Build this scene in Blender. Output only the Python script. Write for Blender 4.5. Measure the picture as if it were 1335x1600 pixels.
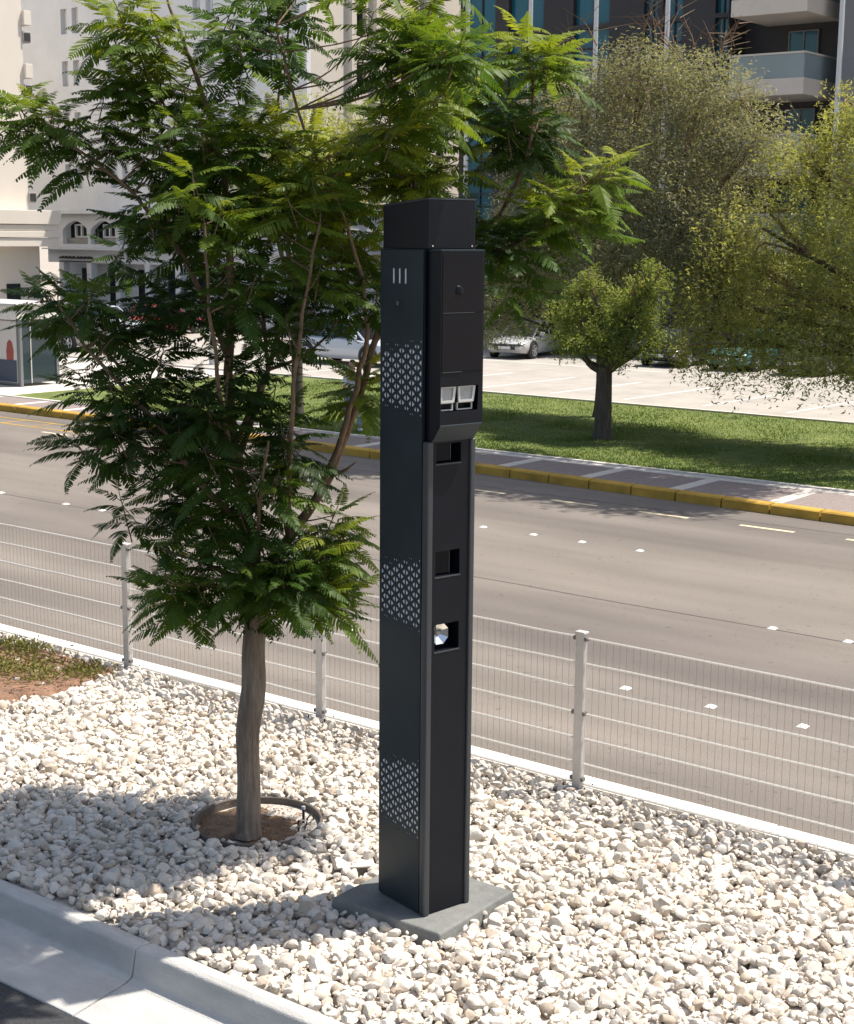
import bpy, bmesh, math, random
import numpy as np
from mathutils import Vector, Matrix, Quaternion, noise
from mathutils.geometry import delaunay_2d_cdt

for o in list(bpy.data.objects):
    bpy.data.objects.remove(o, do_unlink=True)
S = bpy.context.scene
COL = S.collection
R = math.radians
rng = np.random.default_rng(7)
random.seed(7)

# ------------------------------------------------------------------ camera
CAM_H = 4.8
YAW, PITCH, ROLL = R(38.0), math.atan(434 / 2400), R(0.5)
fw0 = Vector((-math.sin(YAW), math.cos(YAW), 0)); rt0 = Vector((math.cos(YAW), math.sin(YAW), 0)); up0 = Vector((0, 0, 1))
fw = fw0 * math.cos(PITCH) - up0 * math.sin(PITCH)
upc = up0 * math.cos(PITCH) + fw0 * math.sin(PITCH)
rt = rt0 * math.cos(ROLL) + upc * math.sin(ROLL)
upv = upc * math.cos(ROLL) - rt0 * math.sin(ROLL)
cd = bpy.data.cameras.new('camera')
cam = bpy.data.objects.new('camera', cd); COL.objects.link(cam)
M = Matrix((rt, upv, -fw)).transposed().to_4x4(); M.translation = (0, 0, CAM_H)
cam.matrix_world = M
cd.sensor_fit = 'VERTICAL'; cd.sensor_height = 36.0; cd.lens = 2400 / 1600 * 36.0
cd.clip_start = 0.1; cd.clip_end = 3000
S.camera = cam

# ------------------------------------------------------------------ sky, sun, exposure
SUN_EL, SUN_AZ = R(63), R(37)          # azimuth from +Y towards +X
w = bpy.data.worlds.new('World'); S.world = w; w.use_nodes = True
nt = w.node_tree; nt.nodes.clear()
sky = nt.nodes.new('ShaderNodeTexSky'); sky.sky_type = 'NISHITA'; sky.sun_disc = False
sky.sun_elevation = SUN_EL; sky.sun_rotation = SUN_AZ; sky.dust_density = 3.0; sky.air_density = 1.2
bg = nt.nodes.new('ShaderNodeBackground'); bg.inputs[1].default_value = 0.095
ou = nt.nodes.new('ShaderNodeOutputWorld')
nt.links.new(sky.outputs[0], bg.inputs[0]); nt.links.new(bg.outputs[0], ou.inputs[0])
sl = bpy.data.lights.new('sun', 'SUN'); sl.energy = 4.3; sl.angle = R(0.53); sl.color = (1, 0.93, 0.835)
so = bpy.data.objects.new('sun', sl); COL.objects.link(so)
sv = Vector((math.sin(SUN_AZ) * math.cos(SUN_EL), math.cos(SUN_AZ) * math.cos(SUN_EL), math.sin(SUN_EL)))
so.rotation_euler = (-sv).to_track_quat('-Z', 'Y').to_euler(); so.location = (0, 0, 30)
S.view_settings.view_transform = 'Standard'; S.view_settings.look = 'None'
S.view_settings.exposure = 0.70; S.view_settings.gamma = 1.0; S.view_settings.use_curve_mapping = False
S.render.engine = 'CYCLES'
S.cycles.max_bounces = 5; S.cycles.diffuse_bounces = 3; S.cycles.glossy_bounces = 2; S.cycles.transmission_bounces = 3; S.cycles.transparent_max_bounces = 6

# ------------------------------------------------------------------ materials
def mat(name, col, rough=0.7, var=0.0, vscale=5.0, bump=0.0, bscale=30.0, metal=0.0, spec=0.5, col2=None, stretch=(1, 1, 1), attr=None, acol=None, coat=0.0, detail=6, trans=0.0):
    """Principled material: two-tone noise, optional bump, optional per-piece tone from a mesh attribute."""
    m = bpy.data.materials.new(name); m.use_nodes = True
    t = m.node_tree; b = t.nodes['Principled BSDF']
    b.inputs['Roughness'].default_value = rough; b.inputs['Metallic'].default_value = metal
    b.inputs['Specular IOR Level'].default_value = spec
    b.inputs['Coat Weight'].default_value = coat
    b.inputs['Base Color'].default_value = (*col, 1)
    if var or bump or col2:
        tc = t.nodes.new('ShaderNodeTexCoord'); mp = t.nodes.new('ShaderNodeMapping'); mp.inputs['Scale'].default_value = stretch
        t.links.new(tc.outputs['Object'], mp.inputs[0])
    src = None
    if var or col2:
        n = t.nodes.new('ShaderNodeTexNoise'); n.inputs['Scale'].default_value = vscale; n.inputs['Detail'].default_value = detail
        n.inputs['Roughness'].default_value = 0.65
        t.links.new(mp.outputs[0], n.inputs[0])
        r = t.nodes.new('ShaderNodeValToRGB'); r.color_ramp.elements[0].position = 0.3; r.color_ramp.elements[1].position = 0.7
        a = tuple(c * (1 - var) for c in col); z = col2 if col2 else tuple(min(1, c * (1 + var)) for c in col)
        r.color_ramp.elements[0].color = (*a, 1); r.color_ramp.elements[1].color = (*z, 1)
        t.links.new(n.outputs['Fac'], r.inputs[0]); src = r.outputs[0]
        t.links.new(src, b.inputs['Base Color'])
    if attr:
        an = t.nodes.new('ShaderNodeAttribute'); an.attribute_name = attr
        cr = t.nodes.new('ShaderNodeValToRGB'); cr.color_ramp.elements.remove(cr.color_ramp.elements[1])
        cr.color_ramp.elements[0].position = acol[0][0]; cr.color_ramp.elements[0].color = (*acol[0][1], 1)
        for p, c in acol[1:]:
            e = cr.color_ramp.elements.new(p); e.color = (*c, 1)
        t.links.new(an.outputs['Fac'], cr.inputs[0])
        if src:
            mx = t.nodes.new('ShaderNodeMix'); mx.data_type = 'RGBA'; mx.blend_type = 'MULTIPLY'; mx.inputs[0].default_value = 1.0
            t.links.new(cr.outputs[0], mx.inputs[6]); t.links.new(src, mx.inputs[7]); t.links.new(mx.outputs[2], b.inputs['Base Color'])
            src = mx.outputs[2]
        else:
            src = cr.outputs[0]; t.links.new(src, b.inputs['Base Color'])
    if bump:
        n2 = t.nodes.new('ShaderNodeTexNoise'); n2.inputs['Scale'].default_value = bscale; n2.inputs['Detail'].default_value = 5
        t.links.new(mp.outputs[0], n2.inputs[0])
        bp = t.nodes.new('ShaderNodeBump'); bp.inputs['Strength'].default_value = bump; bp.inputs['Distance'].default_value = 0.02
        t.links.new(n2.outputs['Fac'], bp.inputs['Height']); t.links.new(bp.outputs[0], b.inputs['Normal'])
    if trans:
        out = t.nodes['Material Output']; tr = t.nodes.new('ShaderNodeBsdfTranslucent'); ms = t.nodes.new('ShaderNodeMixShader')
        ms.inputs[0].default_value = trans
        if src:
            br = t.nodes.new('ShaderNodeMix'); br.data_type = 'RGBA'; br.blend_type = 'MULTIPLY'; br.inputs[0].default_value = 1.0
            br.inputs[7].default_value = (1.25, 1.2, 0.5, 1)
            t.links.new(src, br.inputs[6]); t.links.new(br.outputs[2], tr.inputs[0])
        else:
            tr.inputs[0].default_value = (*col, 1)
        t.links.new(b.outputs[0], ms.inputs[1]); t.links.new(tr.outputs[0], ms.inputs[2]); t.links.new(ms.outputs[0], out.inputs[0])
    return m

def glass_mat(name, col, rough=0.05, alpha=1.0):
    m = bpy.data.materials.new(name); m.use_nodes = True
    b = m.node_tree.nodes['Principled BSDF']
    b.inputs['Base Color'].default_value = (*col, 1); b.inputs['Roughness'].default_value = rough
    b.inputs['Specular IOR Level'].default_value = 0.6; b.inputs['Alpha'].default_value = alpha
    return m

MT = {}
MT['plain_ground'] = mat('plain_ground', (0.36, 0.32, 0.27), 0.9, 0.15, 0.3)
MT['near_asphalt'] = mat('near_asphalt', (0.045, 0.045, 0.048), 0.85, 0.35, 30, 0.6, 120)
MT['soil'] = mat('soil', (0.16, 0.105, 0.065), 0.95, 0.45, 9, 0.8, 60)
MT['red_soil'] = mat('red_soil', (0.24, 0.14, 0.09), 0.95, 0.4, 6, 0.9, 40)
MT['gravel_bed'] = mat('gravel_bed', (0.50, 0.455, 0.40), 0.95, 0.25, 25, 1.0, 40)
MT['stone'] = mat('stone', (0.93, 0.93, 0.93), 0.85, 0.12, 14, 0.35, 45, attr='tone', spec=0.3,
                  acol=[(0.0, (0.38, 0.31, 0.25)), (0.1, (0.52, 0.435, 0.345)), (0.3, (0.655, 0.59, 0.505)), (0.7, (0.725, 0.665, 0.585)), (1.0, (0.785, 0.745, 0.675))])
MT['kerb'] = mat('kerb', (0.53, 0.52, 0.495), 0.85, 0.24, 2.2, 0.4, 60, stretch=(0.8, 2, 2), col2=(0.57, 0.56, 0.53), detail=12)
MT['white_kerb'] = mat('white_kerb', (0.72, 0.70, 0.66), 0.75, 0.1, 4)
MT['yellow_paint'] = mat('yellow_paint', (0.62, 0.37, 0.04), 0.7, 0.55, 1.7, col2=(0.60, 0.36, 0.05), detail=10)
MT['pale_paint'] = mat('pale_paint', (0.62, 0.52, 0.36), 0.7, 0.18, 8)
MT['white_paint'] = mat('white_paint', (0.72, 0.70, 0.66), 0.7, 0.15, 8)
MT['paver'] = mat('paver', (0.24, 0.197, 0.182), 0.85, 0.22, 12, attr=None)
MT['pale_paver'] = mat('pale_paver', (0.56, 0.52, 0.47), 0.85, 0.15, 6)
MT['lawn'] = mat('lawn', (0.105, 0.155, 0.032), 0.95, 0.3, 1.3, 0.8, 60, col2=(0.175, 0.21, 0.05))
MT['grass'] = mat('grass', (0.1, 0.15, 0.03), 0.8, attr='tone', acol=[(0, (0.075, 0.14, 0.024)), (0.6, (0.14, 0.20, 0.038)), (1, (0.24, 0.25, 0.07))], trans=0.3)
MT['parking'] = mat('parking', (0.36, 0.335, 0.30), 0.9, 0.15, 0.8, 0.2, 50)
MT['galv'] = mat('galv', (0.55, 0.53, 0.51), 0.5, 0.08, 15, metal=0.25)
MT['wire'] = mat('wire', (0.66, 0.63, 0.58), 0.5, metal=0.2)
MT['thin_wire'] = mat('thin_wire', (0.24, 0.22, 0.20), 0.6)
MT['clip'] = mat('clip', (0.16, 0.15, 0.14), 0.5, metal=0.3)
MT['bolt'] = mat('bolt', (0.03, 0.03, 0.03), 0.5, metal=0.6)
MT['ring'] = mat('ring', (0.12, 0.10, 0.085), 0.75, 0.25, 12, 0.3, 60)
MT['tower_side'] = mat('tower_side', (0.013, 0.025, 0.032), 0.42, 0.15, 1.4, 0.02, 200, spec=0.35, col2=(0.017, 0.031, 0.039), stretch=(2, 2, .5))
MT['tower_black'] = mat('tower_black', (0.007, 0.0085, 0.0135), 0.40, 0.25, 1.6, spec=0.22, col2=(0.0085, 0.0105, 0.0165), stretch=(2, 2, .6))
MT['tower_edge'] = mat('tower_edge', (0.060, 0.067, 0.074), 0.4, metal=0.3)
MT['tower_glass'] = glass_mat('tower_glass', (0.004, 0.005, 0.009), 0.10); MT['tower_glass'].node_tree.nodes['Principled BSDF'].inputs['Specular IOR Level'].default_value = 0.2
MT['screen'] = mat('screen', (0.84, 0.85, 0.86), 0.6)
MT['lamp_frame'] = mat('lamp_frame', (0.62, 0.62, 0.60), 0.35, metal=0.2)
MT['lamp_lens'] = mat('lamp_lens', (0.42, 0.43, 0.42), 0.3, 0.15, 60, 0.4, 220)
MT['chrome'] = mat('chrome', (0.85, 0.85, 0.83), 0.12, metal=1.0)
MT['plinth'] = mat('plinth', (0.17, 0.175, 0.165), 0.75, 0.22, 6, 0.25, 50)
MT['bark'] = mat('bark', (0.235, 0.175, 0.132), 0.92, 0.45, 3, 1.0, 16, stretch=(7, 7, 0.9), col2=(0.37, 0.30, 0.24), detail=10)
MT['stem'] = mat('stem', (0.18, 0.115, 0.07), 0.85, 0.3, 6, 0.5, 25, stretch=(6, 6, 1), col2=(0.30, 0.20, 0.125))
MT['dark_bark'] = mat('dark_bark', (0.085, 0.07, 0.058), 0.95, 0.4, 3, 1.0, 14, stretch=(6, 6, 1))
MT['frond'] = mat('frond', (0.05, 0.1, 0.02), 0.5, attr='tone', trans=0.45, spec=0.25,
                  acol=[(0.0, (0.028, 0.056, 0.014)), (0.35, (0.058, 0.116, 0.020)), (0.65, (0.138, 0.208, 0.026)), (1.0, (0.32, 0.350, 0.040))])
def leafmat(name, a, b, tr=0.3):
    return mat(name, a, 0.6, attr='tone', acol=[(0, tuple(c * 0.6 for c in a)), (0.5, a), (1, b)], trans=tr, spec=0.3)
MT['leaf_grey'] = leafmat('leaf_grey', (0.28, 0.285, 0.205), (0.46, 0.445, 0.32), 0.38)
MT['leaf_olive'] = leafmat('leaf_olive', (0.32, 0.345, 0.135), (0.52, 0.51, 0.22), 0.5)
MT['leaf_light'] = leafmat('leaf_light', (0.24, 0.30, 0.09), (0.46, 0.48, 0.15), 0.45)
MT['leaf_dark'] = leafmat('leaf_dark', (0.06, 0.085, 0.035), (0.12, 0.15, 0.05), 0.25)
MT['cover'] = leafmat('cover', (0.16, 0.165, 0.04), (0.30, 0.27, 0.07), 0.25)
MT['litter'] = mat('litter', (0.22, 0.10, 0.055), 0.9, attr='tone', acol=[(0, (0.10, 0.045, 0.025)), (1, (0.32, 0.16, 0.08))])
MT['facade_white'] = mat('facade_white', (0.76, 0.775, 0.79), 0.85, 0.06, 0.6, stretch=(1, 1, 0.25))
MT['facade_cream'] = mat('facade_cream', (0.70, 0.645, 0.57), 0.85, 0.05, 0.5, stretch=(1, 1, 0.3))
MT['facade_dark'] = mat('facade_dark', (0.035, 0.033, 0.036), 0.6, 0.15, 0.5)
MT['facade_grey'] = mat('facade_grey', (0.22, 0.22, 0.235), 0.6, 0.1, 0.6)
MT['balcony'] = mat('balcony', (0.70, 0.625, 0.555), 0.8, 0.06, 1)
MT['teal_glass'] = glass_mat('teal_glass', (0.018, 0.115, 0.165), 0.08)
MT['dark_glass'] = glass_mat('dark_glass', (0.012, 0.015, 0.018), 0.08)
MT['rail_glass'] = glass_mat('rail_glass', (0.42, 0.50, 0.52), 0.1, 0.55)
MT['shelter_glass'] = glass_mat('shelter_glass', (0.035, 0.055, 0.07), 0.06, 0.82)
MT['post_grey'] = mat('post_grey', (0.22, 0.23, 0.24), 0.5, metal=0.3)
MT['ac'] = mat('ac', (0.35, 0.34, 0.33), 0.6, 0.2, 3)
MT['ink'] = mat('ink', (0.03, 0.03, 0.032), 0.7)
MT['pole'] = mat('pole', (0.62, 0.63, 0.65), 0.4, metal=0.3)
MT['tyre'] = mat('tyre', (0.018, 0.018, 0.018), 0.9)
MT['rim'] = mat('rim', (0.55, 0.55, 0.56), 0.3, metal=0.8)
MT['lamp_red'] = mat('lamp_red', (0.35, 0.02, 0.02), 0.25)
MT['lamp_clear'] = mat('lamp_clear', (0.7, 0.7, 0.7), 0.15)
MT['plastic'] = mat('plastic', (0.03, 0.03, 0.03), 0.6)
MT['denim'] = mat('denim', (0.16, 0.24, 0.34), 0.9, 0.25, 20)
MT['shirt'] = mat('shirt', (0.55, 0.56, 0.58), 0.9, 0.1, 15)
MT['skin'] = mat('skin', (0.36, 0.21, 0.14), 0.6)
MT['hair'] = mat('hair', (0.015, 0.012, 0.01), 0.7)
MT['shoe'] = mat('shoe', (0.6, 0.6, 0.6), 0.7)
MT['poster_red'] = mat('poster_red', (0.30, 0.05, 0.04), 0.4)
MT['poster_blue'] = mat('poster_blue', (0.03, 0.05, 0.09), 0.4)
MT['poster_pale'] = mat('poster_pale', (0.6, 0.57, 0.53), 0.4)

def road_material():
    m = bpy.data.materials.new('asphalt'); m.use_nodes = True; t = m.node_tree; b = t.nodes['Principled BSDF']
    b.inputs['Roughness'].default_value = 0.82; b.inputs['Specular IOR Level'].default_value = 0.35
    tc = t.nodes.new('ShaderNodeTexCoord')
    def noise_(scale, stretch, detail=6):
        mp = t.nodes.new('ShaderNodeMapping'); mp.inputs['Scale'].default_value = stretch; t.links.new(tc.outputs['Object'], mp.inputs[0])
        n = t.nodes.new('ShaderNodeTexNoise'); n.inputs['Scale'].default_value = scale; n.inputs['Detail'].default_value = detail
        t.links.new(mp.outputs[0], n.inputs[0]); return n.outputs['Fac']
    bands = noise_(1.0, (0.012, 0.75, 1), 4); fine = noise_(60, (1, 1, 1), 4); patch = noise_(0.6, (0.35, 1, 1), 5)
    def ramp(f, c0, c1, p0=0.3, p1=0.7):
        r = t.nodes.new('ShaderNodeValToRGB'); r.color_ramp.elements[0].position = p0; r.color_ramp.elements[1].position = p1
        r.color_ramp.elements[0].color = (*c0, 1); r.color_ramp.elements[1].color = (*c1, 1); t.links.new(f, r.inputs[0]); return r.outputs[0]
    def mul(a, c):
        x = t.nodes.new('ShaderNodeMix'); x.data_type = 'RGBA'; x.blend_type = 'MULTIPLY'; x.inputs[0].default_value = 1
        t.links.new(a, x.inputs[6]); t.links.new(c, x.inputs[7]); return x.outputs[2]
    c = ramp(bands, (0.168, 0.147, 0.128), (0.218, 0.192, 0.168), 0.35, 0.65)
    c = mul(c, ramp(patch, (0.78, 0.78, 0.79), (1.10, 1.09, 1.08)))
    c = mul(c, ramp(fine, (0.72, 0.72, 0.72), (1.2, 1.2, 1.2)))
    blot = noise_(0.35, (0.10, 1.0, 1), 10); spk = noise_(9, (1, 1, 1), 2)
    c = mul(c, ramp(blot, (0.80, 0.80, 0.82), (1.06, 1.06, 1.05), 0.36, 0.5))
    c = mul(c, ramp(spk, (0.72, 0.72, 0.74), (1, 1, 1), 0.27, 0.33))
    t.links.new(c, b.inputs['Base Color'])
    bp = t.nodes.new('ShaderNodeBump'); bp.inputs['Strength'].default_value = 0.4; bp.inputs['Distance'].default_value = 0.01
    t.links.new(fine, bp.inputs['Height']); t.links.new(bp.outputs[0], b.inputs['Normal'])
    return m
MT['asphalt'] = road_material()

# ------------------------------------------------------------------ mesh helpers
def link(name, me, m=None, parent=None):
    o = bpy.data.objects.new(name, me); COL.objects.link(o)
    if m is not None and me is not None and not me.materials:
        me.materials.append(MT[m] if isinstance(m, str) else m)
    if parent is not None:
        o.parent = parent
    return o
def tag(o, label=None, cat=None, group=None, kind=None):
    if label: o['label'] = label
    if cat: o['category'] = cat
    if group: o['group'] = group
    if kind: o['kind'] = kind
    return o
def empty(name, loc=(0, 0, 0), rz=0.0, label=None, cat=None, group=None, kind=None):
    o = bpy.data.objects.new(name, None); COL.objects.link(o); o.location = loc; o.rotation_euler = (0, 0, rz); o.empty_display_size = 0.2
    return tag(o, label, cat, group, kind)
def copy_tree(o, parent=None):
    c = o.copy(); COL.objects.link(c); c.parent = parent
    for ch in list(o.children):
        copy_tree(ch, c)
    return c

class MB:
    def __init__(s): s.v = []; s.f = []
    def add(s, v, f):
        n = len(s.v); s.v += [tuple(p) for p in v]; s.f += [tuple(i + n for i in q) for q in f]; return s
    def box(s, x0, x1, y0, y1, z0, z1):
        v = [(x, y, z) for z in (z0, z1) for y in (y0, y1) for x in (x0, x1)]
        return s.add(v, [(0, 2, 3, 1), (4, 5, 7, 6), (0, 1, 5, 4), (2, 6, 7, 3), (0, 4, 6, 2), (1, 3, 7, 5)])
    def prism(s, poly, a0, a1, axis='x'):
        """poly: list of 2-D points; extruded along axis ('x': poly is (y,z); 'y': (x,z); 'z': (x,y))."""
        def P(p, a): return (a, p[0], p[1]) if axis == 'x' else ((p[0], a, p[1]) if axis == 'y' else (p[0], p[1], a))
        n = len(poly); v = [P(p, a0) for p in poly] + [P(p, a1) for p in poly]
        f = [tuple(range(n))[::-1], tuple(range(n, 2 * n))] + [(i, (i + 1) % n, n + (i + 1) % n, n + i) for i in range(n)]
        return s.add(v, f)
    def tube(s, pts, rad, seg=8, cap=True):
        pts = [Vector(p) for p in pts]; n = len(pts)
        if not hasattr(rad, '__len__'): rad = [rad] * n
        ref = Vector((0.31, 0.17, 0.93)); rings = []
        for i, p in enumerate(pts):
            t = (pts[min(i + 1, n - 1)] - pts[max(i - 1, 0)]).normalized()
            if abs(t.dot(ref)) > 0.95: ref = Vector((0.9, 0.3, 0.1))
            a = t.cross(ref).normalized(); b = t.cross(a); ref = -b if False else ref
            rings.append([p + (a * math.cos(k * 2 * math.pi / seg) + b * math.sin(k * 2 * math.pi / seg)) * rad[i] for k in range(seg)])
        v = [q for r in rings for q in r]; f = []
        for i in range(n - 1):
            for k in range(seg):
                k2 = (k + 1) % seg; f.append((i * seg + k, i * seg + k2, (i + 1) * seg + k2, (i + 1) * seg + k))
        if cap: f += [tuple(range(seg))[::-1], tuple(range((n - 1) * seg, n * seg))]
        return s.add(v, f)
    def disc(s, c, axis, r, h, seg=16):
        c = Vector(c); a = Vector(axis).normalized()
        return s.tube([c - a * h / 2, c + a * h / 2], r, seg)
    def mesh(s, name):
        me = bpy.data.meshes.new(name); me.from_pydata(s.v, [], s.f)
        bm = bmesh.new(); bm.from_mesh(me); bmesh.ops.recalc_face_normals(bm, faces=bm.faces); bm.to_mesh(me); bm.free()
        me.update(); return me
    def build(s, name, m, parent=None, bevel=0.0, smooth=False, kind=None, seg=2):
        me = s.mesh(name); o = link(name, me, m, parent)
        if smooth:
            me.polygons.foreach_set('use_smooth', [True] * len(me.polygons)); me.set_sharp_from_angle(angle=R(40))
        if bevel:
            b = o.modifiers.new('bevel', 'BEVEL'); b.width = bevel; b.segments = seg; b.limit_method = 'ANGLE'; b.angle_limit = R(35)
        if kind: o['kind'] = kind
        return o

def np_mesh(name, V, T, tone=None, smooth=False):
    me = bpy.data.meshes.new(name); V = np.ascontiguousarray(V, dtype=np.float32); T = np.ascontiguousarray(T, dtype=np.int32)
    me.vertices.add(len(V)); me.vertices.foreach_set('co', V.ravel())
    me.loops.add(T.size); me.loops.foreach_set('vertex_index', T.ravel())
    k = T.shape[1]; me.polygons.add(len(T)); me.polygons.foreach_set('loop_start', np.arange(0, T.size, k, dtype=np.int32))
    me.update(calc_edges=True); me.validate()
    if tone is not None:
        a = me.attributes.new('tone', 'FLOAT', 'POINT'); a.data.foreach_set('value', np.ascontiguousarray(tone, dtype=np.float32))
    me.polygons.foreach_set('use_smooth', [bool(smooth)] * len(me.polygons))
    return me
def merge(name, protos, placed, smooth=False):
    """protos: list of (V,T); placed: list of (index, 3x3, loc, tone) -> one mesh"""
    Vs, Ts, tn, off = [], [], [], 0
    for k, (V, T) in enumerate(protos):
        sel = [p for p in placed if p[0] == k]
        if not sel: continue
        Mx = np.array([p[1] for p in sel]); L = np.array([p[2] for p in sel]); t = np.array([p[3] for p in sel])
        W = np.einsum('nij,vj->nvi', Mx, V) + L[:, None, :]
        n, vn = W.shape[:2]
        Vs.append(W.reshape(-1, 3)); Ts.append((T[None] + (np.arange(n) * vn)[:, None, None] + off).reshape(-1, T.shape[1])); tn.append(np.repeat(t, vn)); off += n * vn
    return np_mesh(name, np.concatenate(Vs), np.concatenate(Ts), np.concatenate(tn), smooth)

def in_poly(x, y, P):
    c = False; j = len(P) - 1
    for i in range(len(P)):
        if (P[i][1] > y) != (P[j][1] > y) and x < (P[j][0] - P[i][0]) * (y - P[i][1]) / (P[j][1] - P[i][1]) + P[i][0]: c = not c
        j = i
    return c
def plate_with_holes(name, outer, holes, thick):
    """flat plate in local XY, thickness along +-Z, real holes (constrained triangulation, hole faces dropped)."""
    P = []; E = []
    for poly in [outer] + holes:
        n0 = len(P); P += [Vector(p) for p in poly]; E += [(n0 + i, n0 + (i + 1) % len(poly)) for i in range(len(poly))]
    vo, eo, fo, *_ = delaunay_2d_cdt(P, E, [], 1, 1e-6)
    boxes = [(min(p[0] for p in h), max(p[0] for p in h), min(p[1] for p in h), max(p[1] for p in h), h) for h in holes]
    keep = []
    for f in fo:
        c = sum((vo[i] for i in f), Vector((0, 0))) / len(f)
        if any(b[0] < c.x < b[1] and b[2] < c.y < b[3] and in_poly(c.x, c.y, b[4]) for b in boxes): continue
        keep.append(tuple(f))
    from collections import Counter
    cnt = Counter(); n = len(vo)
    for f in keep:
        for i in range(len(f)): cnt[tuple(sorted((f[i], f[(i + 1) % len(f)])))] += 1
    V = [(v.x, v.y, thick / 2) for v in vo] + [(v.x, v.y, -thick / 2) for v in vo]
    F = list(keep) + [tuple(i + n for i in reversed(f)) for f in keep]
    for f in keep:
        for i in range(len(f)):
            a, b = f[i], f[(i + 1) % len(f)]
            if cnt[tuple(sorted((a, b)))] == 1: F.append((b, a, a + n, b + n))
    me = bpy.data.meshes.new(name); me.from_pydata(V, [], F); me.update()
    return me

# projection used only to cull what lies far outside the view
def proj(p):
    v = Vector(p) - Vector((0, 0, CAM_H)); z = v.dot(fw)
    if z < 0.1: return (-9999, -9999, z)
    return (667.5 + 2400 * v.dot(rt) / z, 800 - 2400 * v.dot(upv) / z, z)
def at_depth(px, py, D):
    d = fw + rt * ((px - 667.5) / 2400) - upv * ((py - 800) / 2400)
    return Vector((0, 0, CAM_H)) + d * (D / d.dot(fw0))

# ================================================================== SETTING
ROAD_Z = -0.15
def sheet(name, x0, x1, y0, y1, z, m):
    me = bpy.data.meshes.new(name); me.from_pydata([(x0, y0, z), (x1, y0, z), (x1, y1, z), (x0, y1, z)], [], [(0, 1, 2, 3)])
    return tag(link(name, me, m), kind='structure')
sheet('ground', -1200, 1200, -1200, 1200, -0.40, 'plain_ground')
sheet('near_carriageway', -150, 60, -12, 5.92, -0.262, 'near_asphalt')
road = sheet('road', -180, 60, 11.2, 26.2, ROAD_Z, 'asphalt')

def kerb_y(x):                                   # far kerb bends very slightly
    xs = [-60, -33, -22, -15, -10, 10]; ys = [26.35, 26.25, 26.05, 25.62, 25.35, 25.1]
    return float(np.interp(x, xs, ys))

# gravel bed of the median
bed = MB()
nx, ny = 60, 20
def bed_h(x, y):
    return 0.035 * noise.noise((x * 0.5, y * 0.7, 3.1)) + 0.015 * noise.noise((x * 1.7, y * 1.7, 9.1)) - 0.01
vv = [(-20 + 19 * i / nx, 6.6 + 4.42 * j / ny, bed_h(-20 + 19 * i / nx, 6.6 + 4.42 * j / ny) - 0.035) for j in range(ny + 1) for i in range(nx + 1)]
bed.add(vv, [(j * (nx + 1) + i, j * (nx + 1) + i + 1, (j + 1) * (nx + 1) + i + 1, (j + 1) * (nx + 1) + i) for j in range(ny) for i in range(nx)])
gravel = tag(bed.build('gravel_bed', 'gravel_bed', smooth=True), kind='structure')

# near kerb: cast lengths with a joint, top / face / sloping apron
nk = empty('kerb', (0, 0, 0), kind='structure')
joints = [-19.5, -16.5, -13.5, -10.52, -7.53, -4.55, -1.5]
prof = [(6.62, 0.0), (6.505, 0.02), (6.465, 0.005), (6.42, -0.175), (6.37, -0.20), (5.92, -0.25), (5.92, -0.36), (6.62, -0.36)]
for a, b in zip(joints[:-1], joints[1:]):
    m_ = MB(); n = 6
    xs = [a + 0.007 + (b - a - 0.014) * i / n for i in range(n + 1)]
    V = []
    for i, x in enumerate(xs):
        for (y, z) in prof:
            e = 0.004 * noise.noise((x * 2, y * 9, z * 9))
            xx = x + (0.012 * noise.noise((y * 14, z * 14, b)) if i in (0, n) else 0)
            V.append((xx, y + e, z + e))
    L = len(prof); F = [(i * L + k, i * L + (k + 1) % L, (i + 1) * L + (k + 1) % L, (i + 1) * L + k) for i in range(n) for k in range(L)]
    F += [tuple(range(L)), tuple(range(n * L, n * L + L))]
    m_.add(V, F); m_.build('kerb_stone', 'kerb', nk, bevel=0.012)
# small chips and a stain line are in the material; the gutter edge is a thin dark seam by geometry (apron end above asphalt)

# far edge of the median: white painted kerb behind the fence
wk = empty('white_kerb', (0, 0, 0), kind='structure')
for k in range(30):
    x0 = -24 + k * 0.9
    MB().box(x0 + 0.003, x0 + 0.897, 11.035, 11.285, -0.3, 0.022 + 0.004 * random.random()).build('kerb_stone', 'white_kerb', wk, bevel=0.012)

# far yellow kerb, paved walk, lawn, car park
yk = empty('yellow_kerb', (0, 0, 0), kind='structure')
x = -75.0
while x < 2:
    L = 0.98 if x > -45 else 3.98
    y0, y1 = kerb_y(x), kerb_y(x + L)
    m_ = MB(); s = 0.006
    V = []
    for xx, yy in ((x + s, y0), (x + L - s, y1)):
        V += [(xx, yy, -0.3), (xx, yy + 0.02, 0.005), (xx, yy + 0.05, 0.028), (xx, yy + 0.28, 0.03), (xx, yy + 0.28, -0.3)]
    m_.add(V, [(0, 1, 6, 5), (1, 2, 7, 6), (2, 3, 8, 7), (3, 4, 9, 8), (4, 0, 5, 9), (0, 4, 3, 2, 1), (5, 6, 7, 8, 9)])
    m_.build('kerb_stone', 'yellow_paint', yk)
    x += L + 0.02
MB().add([(-75, kerb_y(-75) + 0.3, 0.0), (2, kerb_y(2) + 0.3, 0.0), (2, 28.1, 0.0), (-75, 28.6, 0.0)], [(0, 1, 2, 3)])
pave = MB().add([(-75, kerb_y(-75) + 0.25, 0.0), (-33, kerb_y(-33) + .25, 0), (-22, kerb_y(-22) + .25, 0), (-15, kerb_y(-15) + .25, 0), (2, kerb_y(2) + 0.25, 0.0), (2, 28.1, 0.0), (-75, 28.3, 0.0)], [(0, 1, 2, 3, 4, 5, 6)]).build('pavement', 'pale_paver')
tag(pave, kind='structure')
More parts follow.
